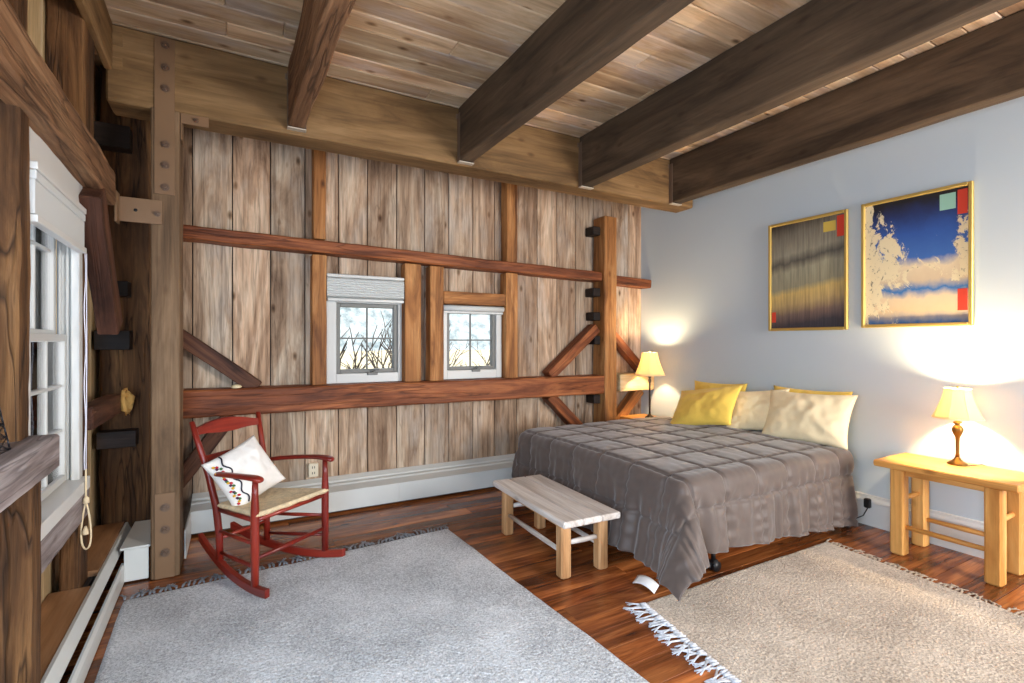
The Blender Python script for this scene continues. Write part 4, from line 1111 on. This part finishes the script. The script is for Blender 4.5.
bed_pillow('big cream pillow with yellow edge nearest the near lamp', M['creamcase'], 0.72, 0.46, 0.18, (4.22, 2.49, 0.86), (0.06, -1, 0.02), (0.42, 0, 0.90), 5.0)
# white card strip by the trailing corner
mb = MB(); mb.grid(8, 4, lambda u, v: Vector((2.15 + 0.07 * v + 0.02 * u, 2.34 - 0.16 * u + 0.03 * v, 0.006 + 0.035 * (1 - (2 * u - 1) ** 2) * 0.6 + 0.02 * v)))
tag(mb.build('card_strip', M['paper'], solid=0.003, offset=1), 'small curled white card lying on the floor by the comforter corner', 'card')

# ------------------------------------------------------------------ framed prints
def artmat(name, kind):
    m, nt, p = new_mat(name)
    t = N(nt, 'ShaderNodeAttribute', attribute_name='gco')
    sp = N(nt, 'ShaderNodeSeparateXYZ'); nt.links.new(t.outputs['Vector'], sp.inputs[0])
    u, v = sp.outputs[0], sp.outputs[1]
    def mk(scale, vec=(1, 1, 1), det=4, rough=0.6, dist=0.0):
        mp = N(nt, 'ShaderNodeMapping'); mp.inputs['Scale'].default_value = vec; nt.links.new(t.outputs['Vector'], mp.inputs['Vector'])
        n = N(nt, 'ShaderNodeTexNoise', Scale=scale, Detail=det, Roughness=rough, Distortion=dist); nt.links.new(mp.outputs['Vector'], n.inputs['Vector']); return n.outputs['Fac']
    if kind == 'grey':
        wob = mathn(nt, 'ADD', v, mathn(nt, 'MULTIPLY', mathn(nt, 'SUBTRACT', mk(9, (1, 0.3, 1)), 0.5), 0.10))
        wob = mathn(nt, 'SUBTRACT', wob, mathn(nt, 'MULTIPLY', u, 0.10))
        col = ramp(nt, wob, [(0.0, rgb(62, 58, 66)), (0.10, rgb(120, 100, 92)), (0.20, rgb(186, 160, 110)), (0.30, rgb(206, 178, 112)), (0.36, rgb(150, 146, 122)), (0.52, rgb(158, 154, 132)), (0.60, rgb(92, 88, 82)), (0.68, rgb(146, 142, 126)), (0.86, rgb(120, 114, 102)), (0.98, rgb(58, 50, 44))])
        rain = ramp(nt, mk(40, (1, 0.06, 1)), [(0.35, (0.55, 0.55, 0.55, 1)), (0.6, (1.15, 1.15, 1.12, 1))])
        col = mixc(nt, 'MULTIPLY', 0.7, col, rain)
    else:
        base = ramp(nt, mathn(nt, 'ADD', v, mathn(nt, 'MULTIPLY', mathn(nt, 'SUBTRACT', mk(6), 0.5), 0.12)), [(0.0, rgb(40, 96, 150)), (0.10, rgb(214, 188, 150)), (0.20, rgb(222, 200, 166)), (0.27, rgb(40, 110, 176)), (0.34, rgb(206, 186, 156)), (0.45, rgb(222, 204, 172)), (0.52, rgb(60, 104, 176)), (0.72, rgb(44, 84, 160)), (0.86, rgb(30, 48, 100)), (0.97, rgb(26, 24, 30))])
        blob = mathn(nt, 'ADD', mk(5, (1, 1, 1), 8, 0.74, 0.5), mathn(nt, 'MULTIPLY', mathn(nt, 'SUBTRACT', mathn(nt, 'ABSOLUTE', mathn(nt, 'SUBTRACT', u, 0.62)), 0.28), 0.55))
        blob = mathn(nt, 'SUBTRACT', blob, mathn(nt, 'MULTIPLY', mathn(nt, 'ABSOLUTE', mathn(nt, 'SUBTRACT', v, 0.45)), 0.35))
        f = ramp(nt, blob, [(0.455, (0, 0, 0, 1)), (0.48, (1, 1, 1, 1))])
        col = mixc(nt, 'MIX', f, base, rgb(226, 212, 176))
        dk = ramp(nt, mk(22, (1, 1, 1), 5, 0.7, 0.5), [(0.36, (0.15, 0.16, 0.22, 1)), (0.42, (1, 1, 1, 1))])
        col = mixc(nt, 'MULTIPLY', mathn(nt, 'MULTIPLY', f, 0.85), col, dk)
    nt.links.new(col, p.inputs['Base Color']); p.inputs['Roughness'].default_value = 0.55
    return m
red = plain('print_red', rgb(214, 66, 44), 0.6); yel = plain('print_yellow', rgb(206, 178, 80), 0.6); teal = plain('print_pale_green', rgb(150, 196, 178), 0.6)
def framed(name, label, y0, y1, z0, z1, art, seals):
    t = thing(name, label, 'picture', (RIGHT - 0.015, (y0 + y1) / 2, z0), 0, 'framed prints on the grey wall')
    f = 0.026; xo = RIGHT - 0.030; xi = RIGHT - 0.002
    mb = MB()
    mb.box(xo, xi, y0, y0 + f, z0, z1, axis=2, ch=0.005); mb.box(xo, xi, y1 - f, y1, z0, z1, axis=2, ch=0.005)
    mb.box(xo, xi, y0 + f, y1 - f, z0, z0 + f, axis=1, ch=0.005); mb.box(xo, xi, y0 + f, y1 - f, z1 - f, z1, axis=1, ch=0.005)
    wbuild(mb, 'picture_frame', M['gold'], t)
    mb = MB(); xa = RIGHT - 0.012
    ya, yb, za, zb = y0 + f * 0.9, y1 - f * 0.9, z0 + f * 0.9, z1 - f * 0.9
    # art surface; across runs from the viewer's left to right
    vs = [(xa, yb, za), (xa, ya, za), (xa, ya, zb), (xa, yb, zb), (xa + 0.008, yb, za), (xa + 0.008, ya, za), (xa + 0.008, ya, zb), (xa + 0.008, yb, zb)]
    gs = [(0, 0, 0), (1, 0, 0), (1, 1, 0), (0, 1, 0)] * 2
    k = len(mb.v); mb.add(vs, [(0, 1, 2, 3), (7, 6, 5, 4), (0, 4, 5, 1), (1, 5, 6, 2), (2, 6, 7, 3), (3, 7, 4, 0)], gs)
    mb.g = [Vector(g) for g in gs]
    art_o = wbuild(mb, 'art_print', art, t)
    mats = [red, yel, teal]
    for (u0, u1, v0, v1, mi) in seals:
        mb = MB(); mb.box(xa - 0.0012, xa - 0.0002, yb + (ya - yb) * u1, yb + (ya - yb) * u0, za + (zb - za) * v0, za + (zb - za) * v1, axis=2, ch=0.0002)
        o = wbuild(mb, 'colour_patch', mats[mi], art_o)
    return t
framed('framed_print', 'gold-framed print in rainy greys and tan', 2.315, 3.03, 1.60, 2.62, artmat('grey_art', 'grey'), ((0.90, 0.985, 0.80, 0.985, 0), (0.73, 0.885, 0.86, 0.95, 1), (0.01, 0.07, 0.06, 0.16, 0)))
framed('framed_print', 'gold-framed print in deep blue with pale trees', 1.495, 2.21, 1.612, 2.628, artmat('blue_art', 'blue'), ((0.90, 0.985, 0.80, 0.98, 0), (0.745, 0.885, 0.85, 0.97, 2), (0.90, 0.985, 0.09, 0.25, 0)))

# ------------------------------------------------------------------ sockets and plugs
t = thing('wall_outlet', 'ivory double socket on the planks behind the rocking chair arm', 'socket', (0.612, BACK, 0.29))
mb = MB(); mb.box(0.572, 0.652, BACK - 0.045, BACK - 0.002, 0.295, 0.415, axis=2, ch=0.004); wbuild(mb, 'socket_box', M['outlet'], t)
for z in (0.33, 0.38):
    for s in (-0.012, 0.006):
        mb = MB(); mb.box(0.612 + s, 0.612 + s + 0.006, BACK - 0.047, BACK - 0.0455, z - 0.010, z + 0.010, axis=2, ch=0.0005); wbuild(mb, 'socket_slot', M['black'], t)
t = thing('wall_plug', 'black plug in the skirting between bed and side table', 'plug', (RIGHT - 0.04, 2.15, 0.14))
mb = MB(); mb.box(RIGHT - 0.065, RIGHT - 0.028, 2.13, 2.175, 0.150, 0.225, axis=2, ch=0.006); wbuild(mb, 'plug_body', M['black'], t)
mb = MB(); mb.tube([(RIGHT - 0.05, 2.15, 0.147), (RIGHT - 0.052, 2.18, 0.08), (RIGHT - 0.055, 2.27, 0.012), (RIGHT - 0.06, 2.5, 0.010)], 0.004, 6); wbuild(mb, 'plug_cord', M['black'], t)
mb = MB(); mb.tube([(4.37, 1.47, 0.654), (4.49, 1.44, 0.654), (4.513, 1.40, 0.64), (4.518, 1.2, 0.3), (4.508, 1.10, 0.16), (4.505, 1.05, 0.10)], 0.003, 6)
mb.box(4.492, 4.518, 1.035, 1.065, 0.07, 0.11, axis=2)
tag(mb.build('lamp_cord', M['black']), 'thin black cord running from the near lamp down behind the pine table', 'cord')

# ------------------------------------------------------------------ outdoors, seen through the windows
mb = MB()
def gf(u, v):
    x = -30 + 90 * u; y = 5.6 + 90 * v * v
    return Vector((x, y, -1.4 + 0.25 * noise.noise(Vector((x * 0.3, y * 0.3, 0))) + 1.2 * v))
mb.grid(60, 40, gf); o = mb.build('field', fabric('dry_grass', rgb(178, 158, 112), 0.95, 0, 0.5, 12, 0.2, 1.2, rgb(226, 212, 178)), origin=(0, 30, 0)); struct(o)
mb = MB()
mb.grid(60, 8, lambda u, v: Vector((-40 + 110 * u, 96 + 6 * v, -2 + v * (12 + 4 * noise.noise(Vector((u * 7, 0, 0))) + 2 * noise.noise(Vector((u * 25, 0, 3)))))))
o = mb.build('hills', fabric('far_hill', rgb(112, 124, 126), 0.95, 0, 0.1, 3, 0.2, 0.45, rgb(205, 212, 210))); struct(o)
def shrub(loc, h, seed, label):
    r2 = random.Random(seed); mb = MB()
    def grow(p, d, L, r_, lev):
        q = p + d * L; m_ = (p + q) / 2 + Vector((r2.uniform(-.06, .06), r2.uniform(-.06, .06), 0)) * L
        mb.tube([p, m_, q], [r_, r_ * 0.85, r_ * 0.65], 5)
        if lev:
            for k in range(3):
                nd = (d + Vector((r2.uniform(-.75, .75), r2.uniform(-.75, .75), r2.uniform(-.2, .6)))).normalized()
                grow(q if k else m_, nd, L * r2.uniform(0.55, 0.8), r_ * 0.68, lev - 1)
    for k in range(4):
        grow(Vector(loc), Vector((r2.uniform(-.5, .5), r2.uniform(-.5, .5), 1)).normalized(), h * 0.40, 0.011 * h, 4)
    return tag(mb.build('bare_shrub', plain('twig_bark', rgb(84, 72, 62), 0.9)), label, 'shrub', 'bare shrubs outside the small windows')
shrub((1.35, 6.3, -1.4), 3.1, 3, 'bare shrub outside the window with the pleated blind, lower left of the panes')
shrub((2.2, 9.4, -1.4), 3.2, 5, 'bare shrub outside the window with the pleated blind, behind its centre bar')
shrub((4.5, 10.5, -1.4), 2.9, 8, 'bare shrub outside the window with the rolled blind')
# blue boarded wall close outside the big window
mb = MB()
for k in range(80):
    y = 2.2 + 0.16 * k; mb.box(-2.75 - (0.02 if k % 2 else 0), -2.70, y, y + 0.155, -1.4, 4.4, axis=2, ch=0.006)
o = mb.build('exterior_wall', M['navysiding']); struct(o)
